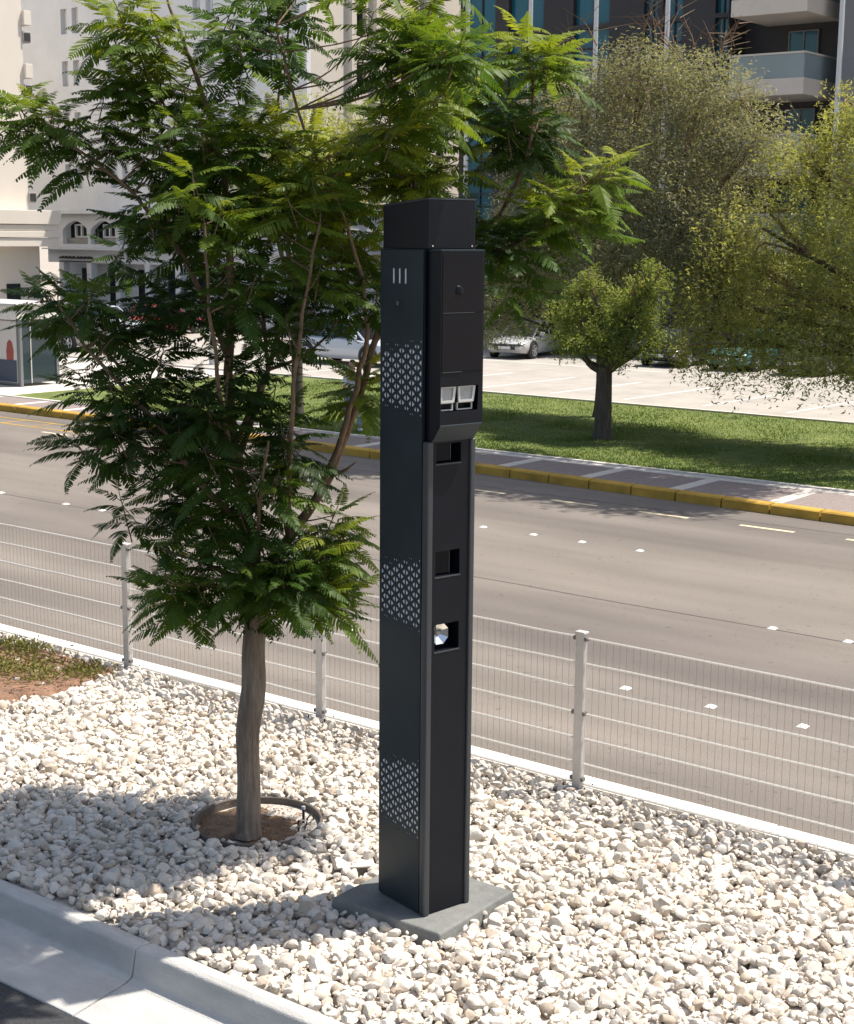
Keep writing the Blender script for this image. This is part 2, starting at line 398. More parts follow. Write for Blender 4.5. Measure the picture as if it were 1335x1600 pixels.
for k in range(28):                               # dark paved fields between pale cross bands
    a = -60.95 + 2.13 * k; b = a + 1.83
    if a > 0: break
    ya, yb = kerb_y(a) + 0.40, kerb_y(b) + 0.40
    ext = 0.22
    n = 3
    for j in range(n):                            # each field is laid in slabs
        f0, f1 = j / n, (j + 1) / n
        t0, t1 = 27.55 + (0.25 if a < -22 else 0), 27.55 + (0.25 if b < -22 else 0)
        xa, xb = a + (b - a) * f0 + 0.006, a + (b - a) * f1 - 0.006
        y0_, y1_ = ya + (yb - ya) * f0, ya + (yb - ya) * f1
        MB().add([(xa, y0_, 0.004), (xb, y1_, 0.004), (xb, t1, 0.004), (xa, t0, 0.004), (xa, y0_, -.03), (xb, y1_, -.03), (xb, t1, -.03), (xa, t0, -.03)],
                 [(0, 1, 2, 3), (0, 4, 5, 1), (1, 5, 6, 2), (2, 6, 7, 3), (3, 7, 4, 0)]).build('paving_slab', 'paver', pave)
MB().box(-75, 2, 27.85, 28.0, -0.1, 0.03).build('edging', 'pale_paver', pave)
lawn = MB()
nx, ny = 80, 14
lv = [(-37.5 + 42.5 * i / nx, 28.0 + 10.3 * j / ny, 0.02 + 0.05 * noise.noise((i * .37, j * .5, 1)) * math.sin(math.pi * j / ny)) for j in range(ny + 1) for i in range(nx + 1)]
lawn.add(lv, [(j * (nx + 1) + i, j * (nx + 1) + i + 1, (j + 1) * (nx + 1) + i + 1, (j + 1) * (nx + 1) + i) for j in range(ny) for i in range(nx)])
tag(lawn.build('lawn', 'lawn', smooth=True), kind='structure')
sheet('forecourt', -75, -37.45, 28.0, 38.3, 0.004, 'pale_paver')
park = sheet('car_park', -140, 30, 38.25, 64, 0.0, 'parking')
MB().box(-90, 10, 38.2, 38.35, -0.1, 0.07).build('edging', 'pale_paver', park, bevel=0.01)
for k in range(18):
    xx = -52.4 + 2.62 * k
    MB().add([(xx, 39.6, .004), (xx + .11, 39.6, .004), (xx + .35, 44.7, .004), (xx + .24, 44.7, .004)], [(0, 1, 2, 3)]).build('bay_line', 'white_paint', park)
MB().add([(-60, 48.6, .004), (5, 48.6, .004), (5, 48.72, .004), (-60, 48.72, .004)], [(0, 1, 2, 3)]).build('bay_line', 'white_paint', park)

# road markings and seams (painted sheets on the asphalt)
def mark(x0, x1, y0, y1, m, z=ROAD_Z + 0.004, name='lane_dash'):
    MB().add([(x0, y0, z), (x1, y0, z), (x1, y1, z), (x0, y1, z)], [(0, 1, 2, 3)]).build(name, m, road)
for x0 in [-31.95 - 2.0, -31.1 - .0, -28.9, -26.8, -24.7, -22.5, -20.3, -17.95, -15.86, -13.95, -11.92, -9.97, -7.9]:
    mark(x0, x0 + 1.02, 24.07, 24.19, 'pale_paint')
mark(-70, 5, 11.38, 11.46, 'pale_paint', name='edge_line')
mark(-36.5, -30.2, 25.35, 25.43, 'yellow_paint', name='bay_line'); mark(-36.5, -30.2, 24.55, 24.63, 'yellow_paint', name='bay_line')
for k in range(5):
    mark(-35.8 + 1.2 * k, -35.72 + 1.2 * k, 24.63, 25.35, 'yellow_paint', name='bay_line')
for yy in (14.9, 17.79, 21.3, 24.55):              # construction joints in the asphalt
    mb = MB(); V = []; n = 70
    for i in range(n + 1):
        xx = -60 + 62 * i / n; o = 0.05 * noise.noise((xx * .6, yy, 0))
        V += [(xx, yy + o, ROAD_Z + .002), (xx, yy + o + 0.022, ROAD_Z + .002)]
    mb.add(V, [(2 * i, 2 * i + 2, 2 * i + 3, 2 * i + 1) for i in range(n)])
    if yy in (17.79, 24.55): mb.build('seam', 'near_asphalt', road)

# ================================================================== KERB-SIDE THINGS
# road studs
stud_me = MB().add([(-.055, -.055, 0), (.055, -.055, 0), (.055, .055, 0), (-.055, .055, 0), (-.032, -.03, .02), (.032, -.03, .02), (.032, .03, .02), (-.032, .03, .02)],
                   [(4, 5, 6, 7), (0, 1, 5, 4), (1, 2, 6, 5), (2, 3, 7, 6), (3, 0, 4, 7)]).mesh('road_stud')
stud_me.materials.append(MT['white_paint'])
rows = [(14.33, [-8.375, -7.32, -6.27, -13.5, -12.4], 'on the lane line nearest the fence', 'road studs on the nearest lane line'),
        (17.84, [-8.29, -7.27, -24.29, -22.37, -21.36], 'on the middle seam line', 'road studs on the middle lane line'),
        (21.03, [-15.2, -14.16, -13.2, -12.11], 'on the line nearest the yellow kerb', 'road studs on the farther lane line')]
ORD = ['first', 'second', 'third', 'fourth', 'fifth', 'sixth', 'seventh', 'eighth', 'ninth', 'tenth']
for yy, xs, lab, grp in rows:
    for k, xx in enumerate(sorted(xs, reverse=True)):
        o = link('road_stud', stud_me); o.location = (xx, yy, ROAD_Z + 0.003); tag(o, ORD[k] + ' from the right of the white road studs ' + lab, 'road stud', grp)

# ------------------------------------------------------------------ fence
FY = 11.0
FN = empty('wire_fence', (-9.9, FY, 0), 0, 'low galvanised wire mesh fence along the far edge of the gravel median', 'fence')
def fence_post(x):
    x += 9.9
    p = MB().box(x - .044, x + .044, -.032, .032, 0.012, 1.405).build('fence_post', 'galv', FN, bevel=0.006)
    MB().box(x - .052, x + .052, -.040, .040, 1.405, 1.43).build('cap', 'galv', p, bevel=0.008)
    MB().box(x - .14, x + .14, -.09, .09, 0.0, 0.012).build('base_plate', 'galv', p, bevel=0.003)
    for sx in (-1, 1):
        for sy in (-1, 1):
            MB().tube([(x + sx * .11, sy * .065, .012), (x + sx * .11, sy * .065, .050)], .008, 6).build('anchor_bolt', 'bolt', p)
    for z in (0.10, 0.70, 1.37):
        for sx in (-1, 1):
            MB().box(x + sx * .056 - .013, x + sx * .056 + .013, -.036, .016, z - .017, z + .017).build('clip', 'clip', p, bevel=0.004)
xs_ = [-18.9, -15.85, -12.80, -9.92, -6.88, -3.85, -0.82]
for x in xs_: fence_post(x)
RAILS = [1.375, 1.148, 0.922, 0.694, 0.467, 0.240, 0.055]
for a, b in zip(xs_[:-1], xs_[1:]):
    c = (a + b) / 2 + 9.9; h = (b - a) / 2 - 0.055
    mb = MB(); k = int(2 * h / 0.0655)
    for i in range(k + 1):
        x = c - h + 2 * h * i / k
        mb.tube([(x + .002 * random.uniform(-1, 1), 0, 0.03), (x + .002 * random.uniform(-1, 1), 0, 1.385)], 0.0015, 4, cap=False)
    pn = mb.build('mesh_panel', 'thin_wire', FN, kind='stuff')
    for z in RAILS:
        mb = MB(); n = 8
        for sy in (-1, 1):
            mb.tube([(c - h + 2 * h * i / n, sy * 0.0085 + .0015 * noise.noise((i, z * 7, a)), z + .006 * noise.noise((i * .8, z * 5, a))) for i in range(n + 1)], 0.0078, 6)
        mb.build('horizontal_wire', 'wire', pn)

# ------------------------------------------------------------------ dark tower
PL = empty('tower_plinth', (-6.47, 8.28, 0.0), R(1), 'low grey concrete plinth slab under the dark tower', 'plinth')
V = []
for (z, e) in ((-.10, .03), (0.035, .008), (0.075, 0.0)):
    V += [(-.48 - e, -.45 - e, z), (.48 + e, -.45 - e, z), (.48 + e, .45 + e, z), (-.48 - e, .45 + e, z)]
MB().add(V, [(3, 2, 1, 0), (8, 9, 10, 11)] + [(r * 4 + i, r * 4 + (i + 1) % 4, r * 4 + 4 + (i + 1) % 4, r * 4 + 4 + i) for r in (0, 1) for i in range(4)]).build('slab', 'plinth', PL, bevel=0.014)
MB().add([(.30, -.10, .0765), (.44, -.02, .0765), (.33, .07, .0765)], [(0, 1, 2)])

TW = empty('enforcement_tower', (-6.224, 7.981, 0.076), R(-13.5), 'tall slim dark metal tower with perforated side panels and glass camera head', 'tower')
Z0 = 0.076                                         # local z = world z - Z0
def zz(z): return z - Z0
MB().box(-.53, -.14, .004, .395, 0, zz(4.70)).build('core', 'tower_black', TW, bevel=0.004)
# perforated side sheet (plane v=0), real holes in front of a pale screen
def tri_holes(zlo, zhi):
    hs = []
    for c in range(9):
        uc = -0.515 + 0.0555 * c
        top = zhi - 0.03 + 0.06 * (c / 8) - (0.04 if c in (0, 2) else 0); bot = zlo + 0.04 - 0.05 * (c / 8)
        r = 0
        z = zlo - 0.06 + (0.035 if c % 2 else 0)
        while z < zhi + 0.12:
            s = min(1.0, 0.35 + (top - z) / 0.12) if z > top - 0.08 else 1.0
            s = min(s, 0.4 + (z - bot) / 0.10)
            if s > 0.34:
                wd, ht, gp = 0.0290 * s, 0.0240 * s, 0.0050
                if uc - gp - wd > -.524: hs.append([(uc - gp, z - ht), (uc - gp, z + ht), (uc - gp - wd, z)])
                if uc + gp + wd < -.085: hs.append([(uc + gp, z - ht), (uc + gp + wd, z), (uc + gp, z + ht)])
            z += 0.070
    return hs
bands = [(3.60, 4.10), (2.12, 2.62), (0.63, 1.19)]
holes = []
for lo, hi in bands: holes += tri_holes(zz(lo), zz(hi))
for i in range(3):                                 # slots near the top
    uc = -.385 + .065 * i
    holes.append([(uc - .011, zz(4.475)), (uc + .011, zz(4.475)), (uc + .011, zz(4.575)), (uc - .011, zz(4.575))])
me = plate_with_holes('side_panel', [(-.53, .012), (-.062, .012), (-.062, zz(4.695)), (-.53, zz(4.695))], holes, 0.004)
sp = link('side_panel', me, 'tower_side', TW); sp.rotation_euler = (R(90), 0, 0); sp.location = (0, -0.008, 0)
for lo, hi in bands:
    MB().box(-.524, -.078, -.0045, -.001, zz(lo) - .09, zz(hi) + .12).build('perforation_screen', 'screen', sp).matrix_parent_inverse = Matrix.Translation(sp.location).inverted() @ Matrix.Identity(4)
for o in sp.children:                              # keep screens in tower space
    o.matrix_parent_inverse = (Matrix.Translation(sp.location) @ Matrix.Rotation(R(90), 4, 'X')).inverted()
vs = MB().box(-.41, -.235, -.0045, -.001, zz(4.46), zz(4.59)).build('vent_backing', 'screen', sp); vs.matrix_parent_inverse = (Matrix.Translation(sp.location) @ Matrix.Rotation(R(90), 4, 'X')).inverted()
lk = MB().disc((-.327, -.013, zz(4.343)), (0, 1, 0), .021, .014, 16).build('lock', 'tower_edge', TW, bevel=0.002)
MB().box(-.330, -.324, -.023, -.0205, zz(4.33), zz(4.356)).build('keyhole', 'chrome', lk)
# corner extrusions, right side wall, door with three recessed windows
def extr(v0, v1, u0, u1, name='corner_extrusion'):
    MB().box(u0, u1, v0, v1, 0, zz(3.44)).build(name, 'tower_edge', TW, bevel=0.012, seg=3)
extr(-.012, .040, -.058, .004)
extr(.362, .408, -.060, .004)
MB().box(-.53, -.064, .397, .406, 0.002, zz(4.698)).build('side_wall', 'tower_side', TW)
MB().box(-.14, -.062, -.003, .012, zz(3.44), zz(4.70)).build('side_return', 'tower_side', TW)
wins = [(zz(3.288), zz(3.42)), (zz(2.51), zz(2.685)), (zz(1.985), zz(2.175))]
hol = [[(.072, a), (.285, a), (.285, b), (.072, b)] for a, b in wins]
me = plate_with_holes('front_door', [(.042, .010), (.360, .010), (.360, zz(3.436)), (.042, zz(3.436))], hol, 0.012)
fd = link('front_door', me, 'tower_black', TW); fd.rotation_euler = (R(90), 0, R(90)); fd.location = (-.016, 0, 0)
for i, (a, b) in enumerate(wins):
    r = MB(); t = .006; d0, d1 = -.115, -.0225
    r.box(d0, d1, .066, .0715, a - t, b + t); r.box(d0, d1, .2855, .291, a - t, b + t); r.box(d0, d1, .0717, .2853, a - t, a - .0005); r.box(d0, d1, .0717, .2853, b + .0005, b + t); r.box(d0 - .004, d0, .066, .291, a - t, b + t)
    rb = r.build('window_recess', 'tower_black', TW)
    if i < 2:
        MB().box(-.060, -.052, .076, .225, a + .008, b - .008).build('window_glass', 'tower_glass', rb, bevel=0.002)
        MB().box(-.052, -.049, .222, .228, a + .008, b - .008).build('glass_edge', 'tower_edge', rb)
    else:                                          # faceted flash reflector
        c = Vector((-.108, .155, (a + b) / 2 + .012)); mb = MB(); ring = []
        for k in range(8):
            an = k * math.pi / 4 + .39; ring.append((-.055, .155 + .072 * math.copysign(min(1, abs(math.cos(an)) * 1.15), math.cos(an)), c.z + .072 * math.copysign(min(1, abs(math.sin(an)) * 1.15), math.sin(an))))
        mb.add([tuple(c)] + ring, [(0, k + 1, (k + 1) % 8 + 1) for k in range(8)]); mb.build('flash_reflector', 'chrome', rb)
        MB().tube([(-.105, .155, c.z), (-.07, .155, c.z)], .014, 8).build('flash_bulb', 'lamp_lens', rb)
    MB().box(-.018, -.006, .066, .291, a - .012, a - .002).build('window_sill', 'tower_edge', rb, bevel=0.002)
# camera head
hd = MB().prism([(0.0, zz(3.445)), (.085, zz(3.555)), (.085, zz(4.69)), (-.13, zz(4.69)), (-.13, zz(3.445))], .0225, .0255, 'y').build('head_cheek', 'tower_black', TW)
MB().prism([(0.0, zz(3.445)), (.085, zz(3.555)), (.085, zz(4.69)), (-.13, zz(4.69)), (-.13, zz(3.445))], .3865, .3895, 'y').build('head_cheek', 'tower_black', TW)
MB().box(-.13, .088, .020, .392, zz(4.6905), zz(4.703)).build('head_roof', 'tower_side', TW, bevel=0.003)
MB().prism([(-.002, zz(3.436)), (.088, zz(3.552)), (.084, zz(3.560)), (-.006, zz(3.444))], .0257, .3863, 'y').build('head_chin', 'tower_side', TW)
me = plate_with_holes('head_front', [(.0257, zz(3.558)), (.3863, zz(3.558)), (.3863, zz(4.69)), (.0257, zz(4.69))], [[(.030, zz(3.645)), (.345, zz(3.645)), (.352, zz(3.812)), (.030, zz(3.812))]], .008)
hf = link('head_front', me, 'tower_black', TW); hf.rotation_euler = (R(90), 0, R(90)); hf.location = (.081, 0, 0)
MB().box(.0855, .0885, .034, .378, zz(4.298), zz(4.672)).build('camera_window', 'tower_glass', TW, bevel=0.0015)
MB().box(.0855, .0885, .034, .378, zz(3.912), zz(4.290)).build('camera_window', 'tower_glass', TW, bevel=0.0015)
MB().box(.0855, .091, .034, .300, zz(4.2915), zz(4.2965)).build('window_seam', 'tower_edge', TW)
MB().box(.0855, .091, .034, .20, zz(3.904), zz(3.9095)).build('window_seam', 'tower_edge', TW)
dome = MB(); V = []; F = []
for i in range(5):
    ph = i / 4 * math.pi / 2
    for k in range(12):
        V.append((.088 + .009 * math.sin(ph), .172 + .036 * math.cos(ph) * math.cos(k * math.pi / 6), zz(4.436) + .036 * math.cos(ph) * math.sin(k * math.pi / 6)))
for i in range(4):
    for k in range(12): F.append((i * 12 + k, i * 12 + (k + 1) % 12, i * 12 + 12 + (k + 1) % 12, i * 12 + 12 + k))
dome.add(V, F).build('camera_lens', 'tower_glass', TW, smooth=True)
lb = MB().box(.004, .010, .027, .36, zz(3.63), zz(3.83)).build('lamp_housing', 'tower_black', TW)
for (v0, v1) in ((.032, .172), (.188, .340)):
    z1, z0_, zm = zz(3.808), zz(3.650), zz(3.702)
    fr = plate_with_holes('lamp', [(v0 + .006, zm), (v1 - .016, zm), (v1, z1), (v0, z1)], [[(v0 + .020, zm + .017), (v1 - .032, zm + .017), (v1 - .022, z1 - .006), (v0 + .018, z1 - .006)]], .016)
    lo = link('lamp', fr, 'lamp_frame', TW); lo.rotation_euler = (R(90), 0, R(90)); lo.location = (.062, 0, 0)
    inv = (Matrix.Translation(lo.location) @ (Matrix.Rotation(R(90), 4, 'Z') @ Matrix.Rotation(R(90), 4, 'X'))).inverted()
    g = MB().box(.056, .060, v0 + .012, v1 - .016, zm + .010, z1 - .002).build('lamp_glass', 'lamp_lens', lo); g.matrix_parent_inverse = inv
    fr2 = plate_with_holes('lamp_bracket', [(v0, z0_), (v1 - .018, z0_), (v1 - .018, zm - .003), (v0, zm - .003)], [[(v0 + .008, z0_ + .007), (v1 - .026, z0_ + .007), (v1 - .026, zm - .006), (v0 + .008, zm - .006)]], .012)
    br = link('lamp_bracket', fr2, 'lamp_frame', TW); br.rotation_euler = (R(90), 0, R(90)); br.location = (.052, 0, 0)
# cap
cp = MB().add([(-.515, .0, zz(4.705)), (-.028, .0, zz(4.705)), (-.028, .402, zz(4.705)), (-.515, .402, zz(4.705)), (-.515, .0, zz(4.995)), (-.028, .0, zz(5.035)), (-.028, .402, zz(5.035)), (-.515, .402, zz(4.995))],
              [(0, 3, 2, 1), (4, 5, 6, 7), (0, 1, 5, 4), (1, 2, 6, 5), (2, 3, 7, 6), (3, 0, 4, 7)]).build('top_cap', 'tower_black', TW, bevel=0.004)
MB().box(-.518, -.0245, -.003, .405, 0, .006).build('cap_rim', 'tower_edge', cp).matrix_parent_inverse = Matrix.Translation((0, 0, zz(5.006))) @ Matrix.Rotation(math.atan(.04 / .487) * -1, 4, 'Y') @ Matrix.Translation((0, 0, .02))
for vv_ in (.035, .370):
    MB().disc((-.025, vv_, zz(4.725)), (1, 0, 0), .006, .006, 8).build('screw', 'chrome', cp)
MB().box(-.54, -.06, -.008, .40, zz(4.6965), zz(4.7035)).build('shoulder_plate', 'tower_side', TW, bevel=0.002)

# ------------------------------------------------------------------ tree pit
BC = (-8.52, 8.66)
pit = empty('tree_pit', (BC[0], BC[1], 0), 0, 'round earth tree pit with low ring edging at the trunk foot', 'tree pit')
mb = MB(); n = 48; V = []; F = []
for i in range(n):
    a = 2 * math.pi * i / n
    for (r, z) in ((.545, -.10), (.545, .012), (.540, .018), (.524, .018), (.518, .012), (.516, -.10)):
        e = 0.006 * noise.noise((math.cos(a) * 2, math.sin(a) * 2, z)); V.append(((r + e) * math.cos(a), (r + e) * math.sin(a), z + e))
for i in range(n):
    for k in range(6): F.append((i * 6 + k, i * 6 + (k + 1) % 6, ((i + 1) % n) * 6 + (k + 1) % 6, ((i + 1) % n) * 6 + k))
mb.add(V, F).build('ring_edging', 'ring', pit, smooth=True)
mb = MB(); V = [(0, 0, -.015)]; F = []
for r in range(1, 8):
    for i in range(32):
        a = i * math.pi / 16; rr = .515 * r / 7; V.append((rr * math.cos(a), rr * math.sin(a), -.03 - .025 * (r / 7) + .02 * noise.noise((rr * 6 * math.cos(a), rr * 6 * math.sin(a), 4))))
for i in range(32): F.append((0, 1 + i, 1 + (i + 1) % 32))
for r in range(6):
    for i in range(32): F.append((1 + r * 32 + i, 1 + (r + 1) * 32 + i, 1 + (r + 1) * 32 + (i + 1) % 32, 1 + r * 32 + (i + 1) % 32))
mb.add(V, F).build('soil', 'soil', pit, smooth=True)
# leaf litter in the pit
LV = np.array([(-1, 0, 0), (-.2, -.35, .1), (1, 0, 0), (-.2, .35, .1)], float); LT = np.array([(0, 1, 2), (0, 2, 3)])
pl = []
for i in range(700):
    a, r = rng.uniform(0, 2 * math.pi), .48 * math.sqrt(rng.uniform())
    x, y = r * math.cos(a), r * math.sin(a)
    if rng.uniform() > (1.0 if (x * .62 + y * .78) > .05 else .25): continue
    q = Matrix.Rotation(rng.uniform(0, 6.3), 3, 'Z') @ Matrix.Rotation(rng.normal(0, .35), 3, 'X') @ Matrix.Rotation(rng.normal(0, .35), 3, 'Y')
    s = rng.uniform(.008, .022); pl.append((0, np.array(q) * s, (x, y, -.028 - .025 * r / .5 + rng.uniform(0, .012)), rng.uniform()))
o = link('leaf_litter', merge('leaf_litter', [(LV, LT)], pl), 'litter', pit); o['kind'] = 'stuff'
hose = MB().tube([(.26, .40, -.04), (.30, .36, .03), (.33, .30, .06), (.36, .22, .05), (.38, .16, -.03)], .007, 6).build('irrigation_hose', 'plastic', pit, smooth=True)
MB().tube([(.24, .30, -.05), (.24, .30, .075)], .012, 8).build('emitter_stake', 'plastic', pit)
MB().tube([(.24, .30, .075), (.24, .30, .10)], .016, 8).build('emitter_cap', 'pole', pit)
MB().tube([(.33, .14, -.05), (.335, .14, .05)], .010, 8).build('emitter_stake', 'plastic', pit)
MB().tube([(.44, .13, .05), (.46, .10, .09), (.43, .06, .10), (.40, .06, .03)], .006, 6).build('white_tube', 'white_paint', pit, smooth=True)

# valve box lid half buried in the stones
vb = empty('valve_box', (-7.32, 8.50, 0), R(48), 'square pale valve box lid half buried in gravel beside the tower plinth', 'valve box')
MB().box(-.15, .15, -.15, .15, -.05, .028).build('lid', 'pale_paver', vb, bevel=0.008)
fr = plate_with_holes('frame', [(-.18, -.18), (.18, -.18), (.18, .18), (-.18, .18)], [[(-.155, -.155), (.155, -.155), (.155, .155), (-.155, .155)]], .09)
link('frame', fr, 'ring', vb)

# soil patch with low ground cover
soil_poly = [(-20, 8.9), (-12.90, 9.30), (-12.60, 9.75), (-12.72, 10.45), (-12.80, 10.80), (-13.9, 10.88), (-15.0, 10.72), (-20, 10.6)]
mb = MB(); nx, ny = 70, 22
vid = {}; V = []; F = []
for j in range(ny + 1):
    for i in range(nx + 1):
        x, y = -20 + 7.7 * i / nx, 8.7 + 2.3 * j / ny
        V.append((x, y, (0.035 + 0.03 * noise.noise((x * 2.2, y * 2.2, 0)) + .012 * noise.noise((x * 9, y * 9, 0))) if in_poly(x, y, soil_poly) else -0.09))
for j in range(ny):
    for i in range(nx): F.append((j * (nx + 1) + i, j * (nx + 1) + i + 1, (j + 1) * (nx + 1) + i + 1, (j + 1) * (nx + 1) + i))
tag(mb.add(V, F).build('soil_patch', 'red_soil', smooth=True), kind='structure')
pl = []
for c in range(120):
    cx, cy = rng.uniform(-17.5, -12.75), rng.uniform(9.45, 10.75)
    if not in_poly(cx + .12, cy, soil_poly) or noise.noise((cx * 1.3, cy * 1.8, 5)) < -.25 : continue
    if cx > -13.4 and cy < 9.9: continue
    for k in range(110):
        d = rng.normal(0, 1, 3) * (.14, .12, .03); q = Quaternion(rng.normal(0, 1, 4)).normalized().to_matrix()
        pl.append((0, np.array(q) * rng.uniform(.015, .035), (cx + d[0], cy + d[1], .05 + abs(d[2]) + .02), float(np.clip(rng.normal(.5, .25), 0, 1))))
gcover = link('ground_cover', merge('ground_cover', [(LV, LT)], pl), 'cover'); tag(gcover, 'low yellow green creeping ground cover on the bare soil patch', 'ground cover', kind='stuff')
pl = []
for i in range(1500):
    x, y = rng.uniform(-18, -12.6), rng.uniform(9.2, 10.9)
    if not in_poly(x, y, soil_poly): continue
    q = Matrix.Rotation(rng.uniform(0, 6.3), 3, 'Z') @ Matrix.Rotation(rng.normal(0, .4), 3, 'X')
    pl.append((0, np.array(q) * rng.uniform(.015, .05), (x, y, .055 + .03 * noise.noise((x * 2.2, y * 2.2, 0))), rng.uniform()))
tag(link('mulch', merge('mulch', [(LV * (1, .7, 1), LT)], pl), 'litter'), 'reddish brown dry mulch scattered over the soil patch', 'mulch', kind='stuff')

# ------------------------------------------------------------------ gravel stones
def stone_proto(sub, seed):
    r = np.random.default_rng(seed); bm = bmesh.new(); bmesh.ops.create_icosphere(bm, subdivisions=sub, radius=1.0)
    V = np.array([v.co[:] for v in bm.verts]); T = np.array([[v.index for v in f.verts] for f in bm.faces]); bm.free()
    for k in range(r.integers(8, 13)):
        n = r.normal(0, 1, 3); n /= np.linalg.norm(n); d = r.uniform(.48, .80); s = V @ n - d
        V = V - np.where(s > 0, s * 0.92, 0)[:, None] * n
    V *= 1 + r.normal(0, .018, (len(V), 1))
    V = V * np.array([1.0, r.uniform(.66, .95), r.uniform(.5, .75)]) 
    return V / np.abs(V).max(), T
P2 = [stone_proto(2, 100 + i) for i in range(16)]; P3 = [stone_proto(3, 300 + i) for i in range(14)]
stones = []
def blocked(x, y, r):
    if (x - BC[0]) ** 2 + (y - BC[1]) ** 2 < (.53 + r * .6) ** 2: return not ((y - BC[1]) * .79 - (x - BC[0]) * .62 < -.44 and rng.uniform() < .55)
    if abs(x + 6.47) < .475 + r * .5 and abs(y - 8.28) < .445 + r * .5: return True
    if in_poly(x, y, soil_poly): return rng.uniform() < .96
    lx, ly = (x + 7.32) * math.cos(R(-48)) - (y - 8.5) * math.sin(R(-48)), (x + 7.32) * math.sin(R(-48)) + (y - 8.5) * math.cos(R(-48))
    if abs(lx) < .16 and abs(ly) < .16: return rng.uniform() < .72
    return False
def scatter(sp, rlo, rhi, dz, keep=1.0):
    y = 6.66
    while y < 11.04:
        x = -19.0
        while x < -2.0:
            xx, yy = x + rng.uniform(-.42, .42) * sp, y + rng.uniform(-.42, .42) * sp
            x += sp
            if rng.uniform() > keep: continue
            u, v, d = proj((xx, yy, 0))
            if u < -260 or u > 1595 or v > 1850: continue
            rr = rng.uniform(rlo, rhi) * (1 + .5 * (rng.uniform() < .06))
            if yy - rr * .8 < 6.62 or yy + rr * .6 > 11.05 or blocked(xx, yy, rr): continue
            t = rng.normal(.58, .2); e = rng.uniform()
            if e < .05: t = rng.uniform(0.02, .18)
            elif e < .13: t = rng.uniform(.15, .35)
            q = Matrix.Rotation(rng.uniform(0, 6.3), 3, 'Z') @ Matrix.Rotation(rng.normal(0, .38), 3, 'X') @ Matrix.Rotation(rng.normal(0, .38), 3, 'Y')
            stones.append([xx, yy, bed_h(xx, yy) + dz + rng.uniform(-.012, .014), rr, float(np.clip(t, 0, 1)), q, d])
        y += sp * .86
scatter(.082, .042, .066, -.012)
scatter(.112, .040, .066, .022, .62)
scatter(.15, .018, .034, .036, .55)
scatter(.34, .058, .078, .020, .34)
stones.sort(key=lambda s: s[6] / s[3])
near = []; rest = []
for s in stones:
    u, v, d = proj(s[:3])
    if len(near) < 300 and -5 < u < 1340 and v < 1605 and s[2] > 0.0: near.append(s)
    else: rest.append(s)
tones = 5
stone_meshes = {}
for k, s in enumerate(near):
    i = k % len(P3); tb = min(tones - 1, int(s[4] * tones))
    if (i, tb) not in stone_meshes:
        V, T = P3[i]; m_ = np_mesh('stone', V, T, np.full(len(V), (tb + .5) / tones), True); m_.set_sharp_from_angle(angle=R(28)); m_.materials.append(MT['stone']); stone_meshes[(i, tb)] = m_
    o = bpy.data.objects.new('stone', stone_meshes[(i, tb)]); COL.objects.link(o); o.parent = gravel
    o.location = s[:3]; o.rotation_euler = s[5].to_euler(); o.scale = (s[3],) * 3
me = merge('loose_stones', P2, [(int(rng.integers(len(P2))), np.array(s[5]) * s[3], s[:3], s[4]) for s in rest], True)
me.set_sharp_from_angle(angle=R(30))
o = link('loose_stones', me, 'stone', gravel); o['kind'] = 'stuff'
P1 = [stone_proto(1, 700 + i) for i in range(8)]
pb = []
for i in range(9000):
    x, y = rng.uniform(-15.5, -3), rng.uniform(6.66, 11.0)
    u, v, d = proj((x, y, 0))
    if u < -120 or u > 1450 or v > 1750 or blocked(x, y, .02): continue
    q = Matrix.Rotation(rng.uniform(0, 6.3), 3, 'Z') @ Matrix.Rotation(rng.uniform(0, 6.3), 3, 'X')
    pb.append((int(rng.integers(8)), np.array(q) * rng.uniform(.008, .021), (x, y, bed_h(x, y) + rng.uniform(.0, .045)), float(np.clip(rng.normal(.5, .22), 0, 1))))
o = link('pebbles', merge('pebbles', P1, pb, True), 'stone', gravel); o['kind'] = 'stuff'
# bits of twig and dead leaf caught in the gravel
pl = []
for i in range(420):
    x, y = rng.uniform(-14, -3), rng.uniform(6.8, 10.9)
    q = Matrix.Rotation(rng.uniform(0, 6.3), 3, 'Z') @ Matrix.Rotation(rng.normal(0, .3), 3, 'Y')
    pl.append((0, np.array(q) * rng.uniform(.012, .04) @ np.diag([1, .6, 1]), (x, y, bed_h(x, y) + .055), rng.uniform()))
o = link('dry_leaves', merge('dry_leaves', [(LV, LT)], pl), 'litter', gravel); o['kind'] = 'stuff'

# ------------------------------------------------------------------ foreground tree
TD = 11.836
def tp(px, py, wv=0.0):                            # point of the tree from its drawn skeleton and its depth offset
    return at_depth(px, py, TD + wv)
tree = empty('feathery_tree', (-8.41, 8.45, 0), 0, 'young feathery leaved tree with slim pale trunk in the round pit, beside the tower', 'tree')
TINV = Matrix.Translation((8.41, -8.45, 0))
def tchild(o): o.matrix_parent_inverse = TINV; return o
def smooth_path(pts, n):
    pts = [Vector(p) for p in pts]; out = []
    P = [pts[0]] + pts + [pts[-1]]
    for i in range(1, len(P) - 2):
        for k in range(n):
            t = k / n; a, b, c, d = P[i - 1], P[i], P[i + 1], P[i + 2]
            out.append(0.5 * ((2 * b) + (c - a) * t + (2 * a - 5 * b + 4 * c - d) * t * t + (3 * b - a - 3 * c + d) * t ** 3))
    out.append(pts[-1]); return out
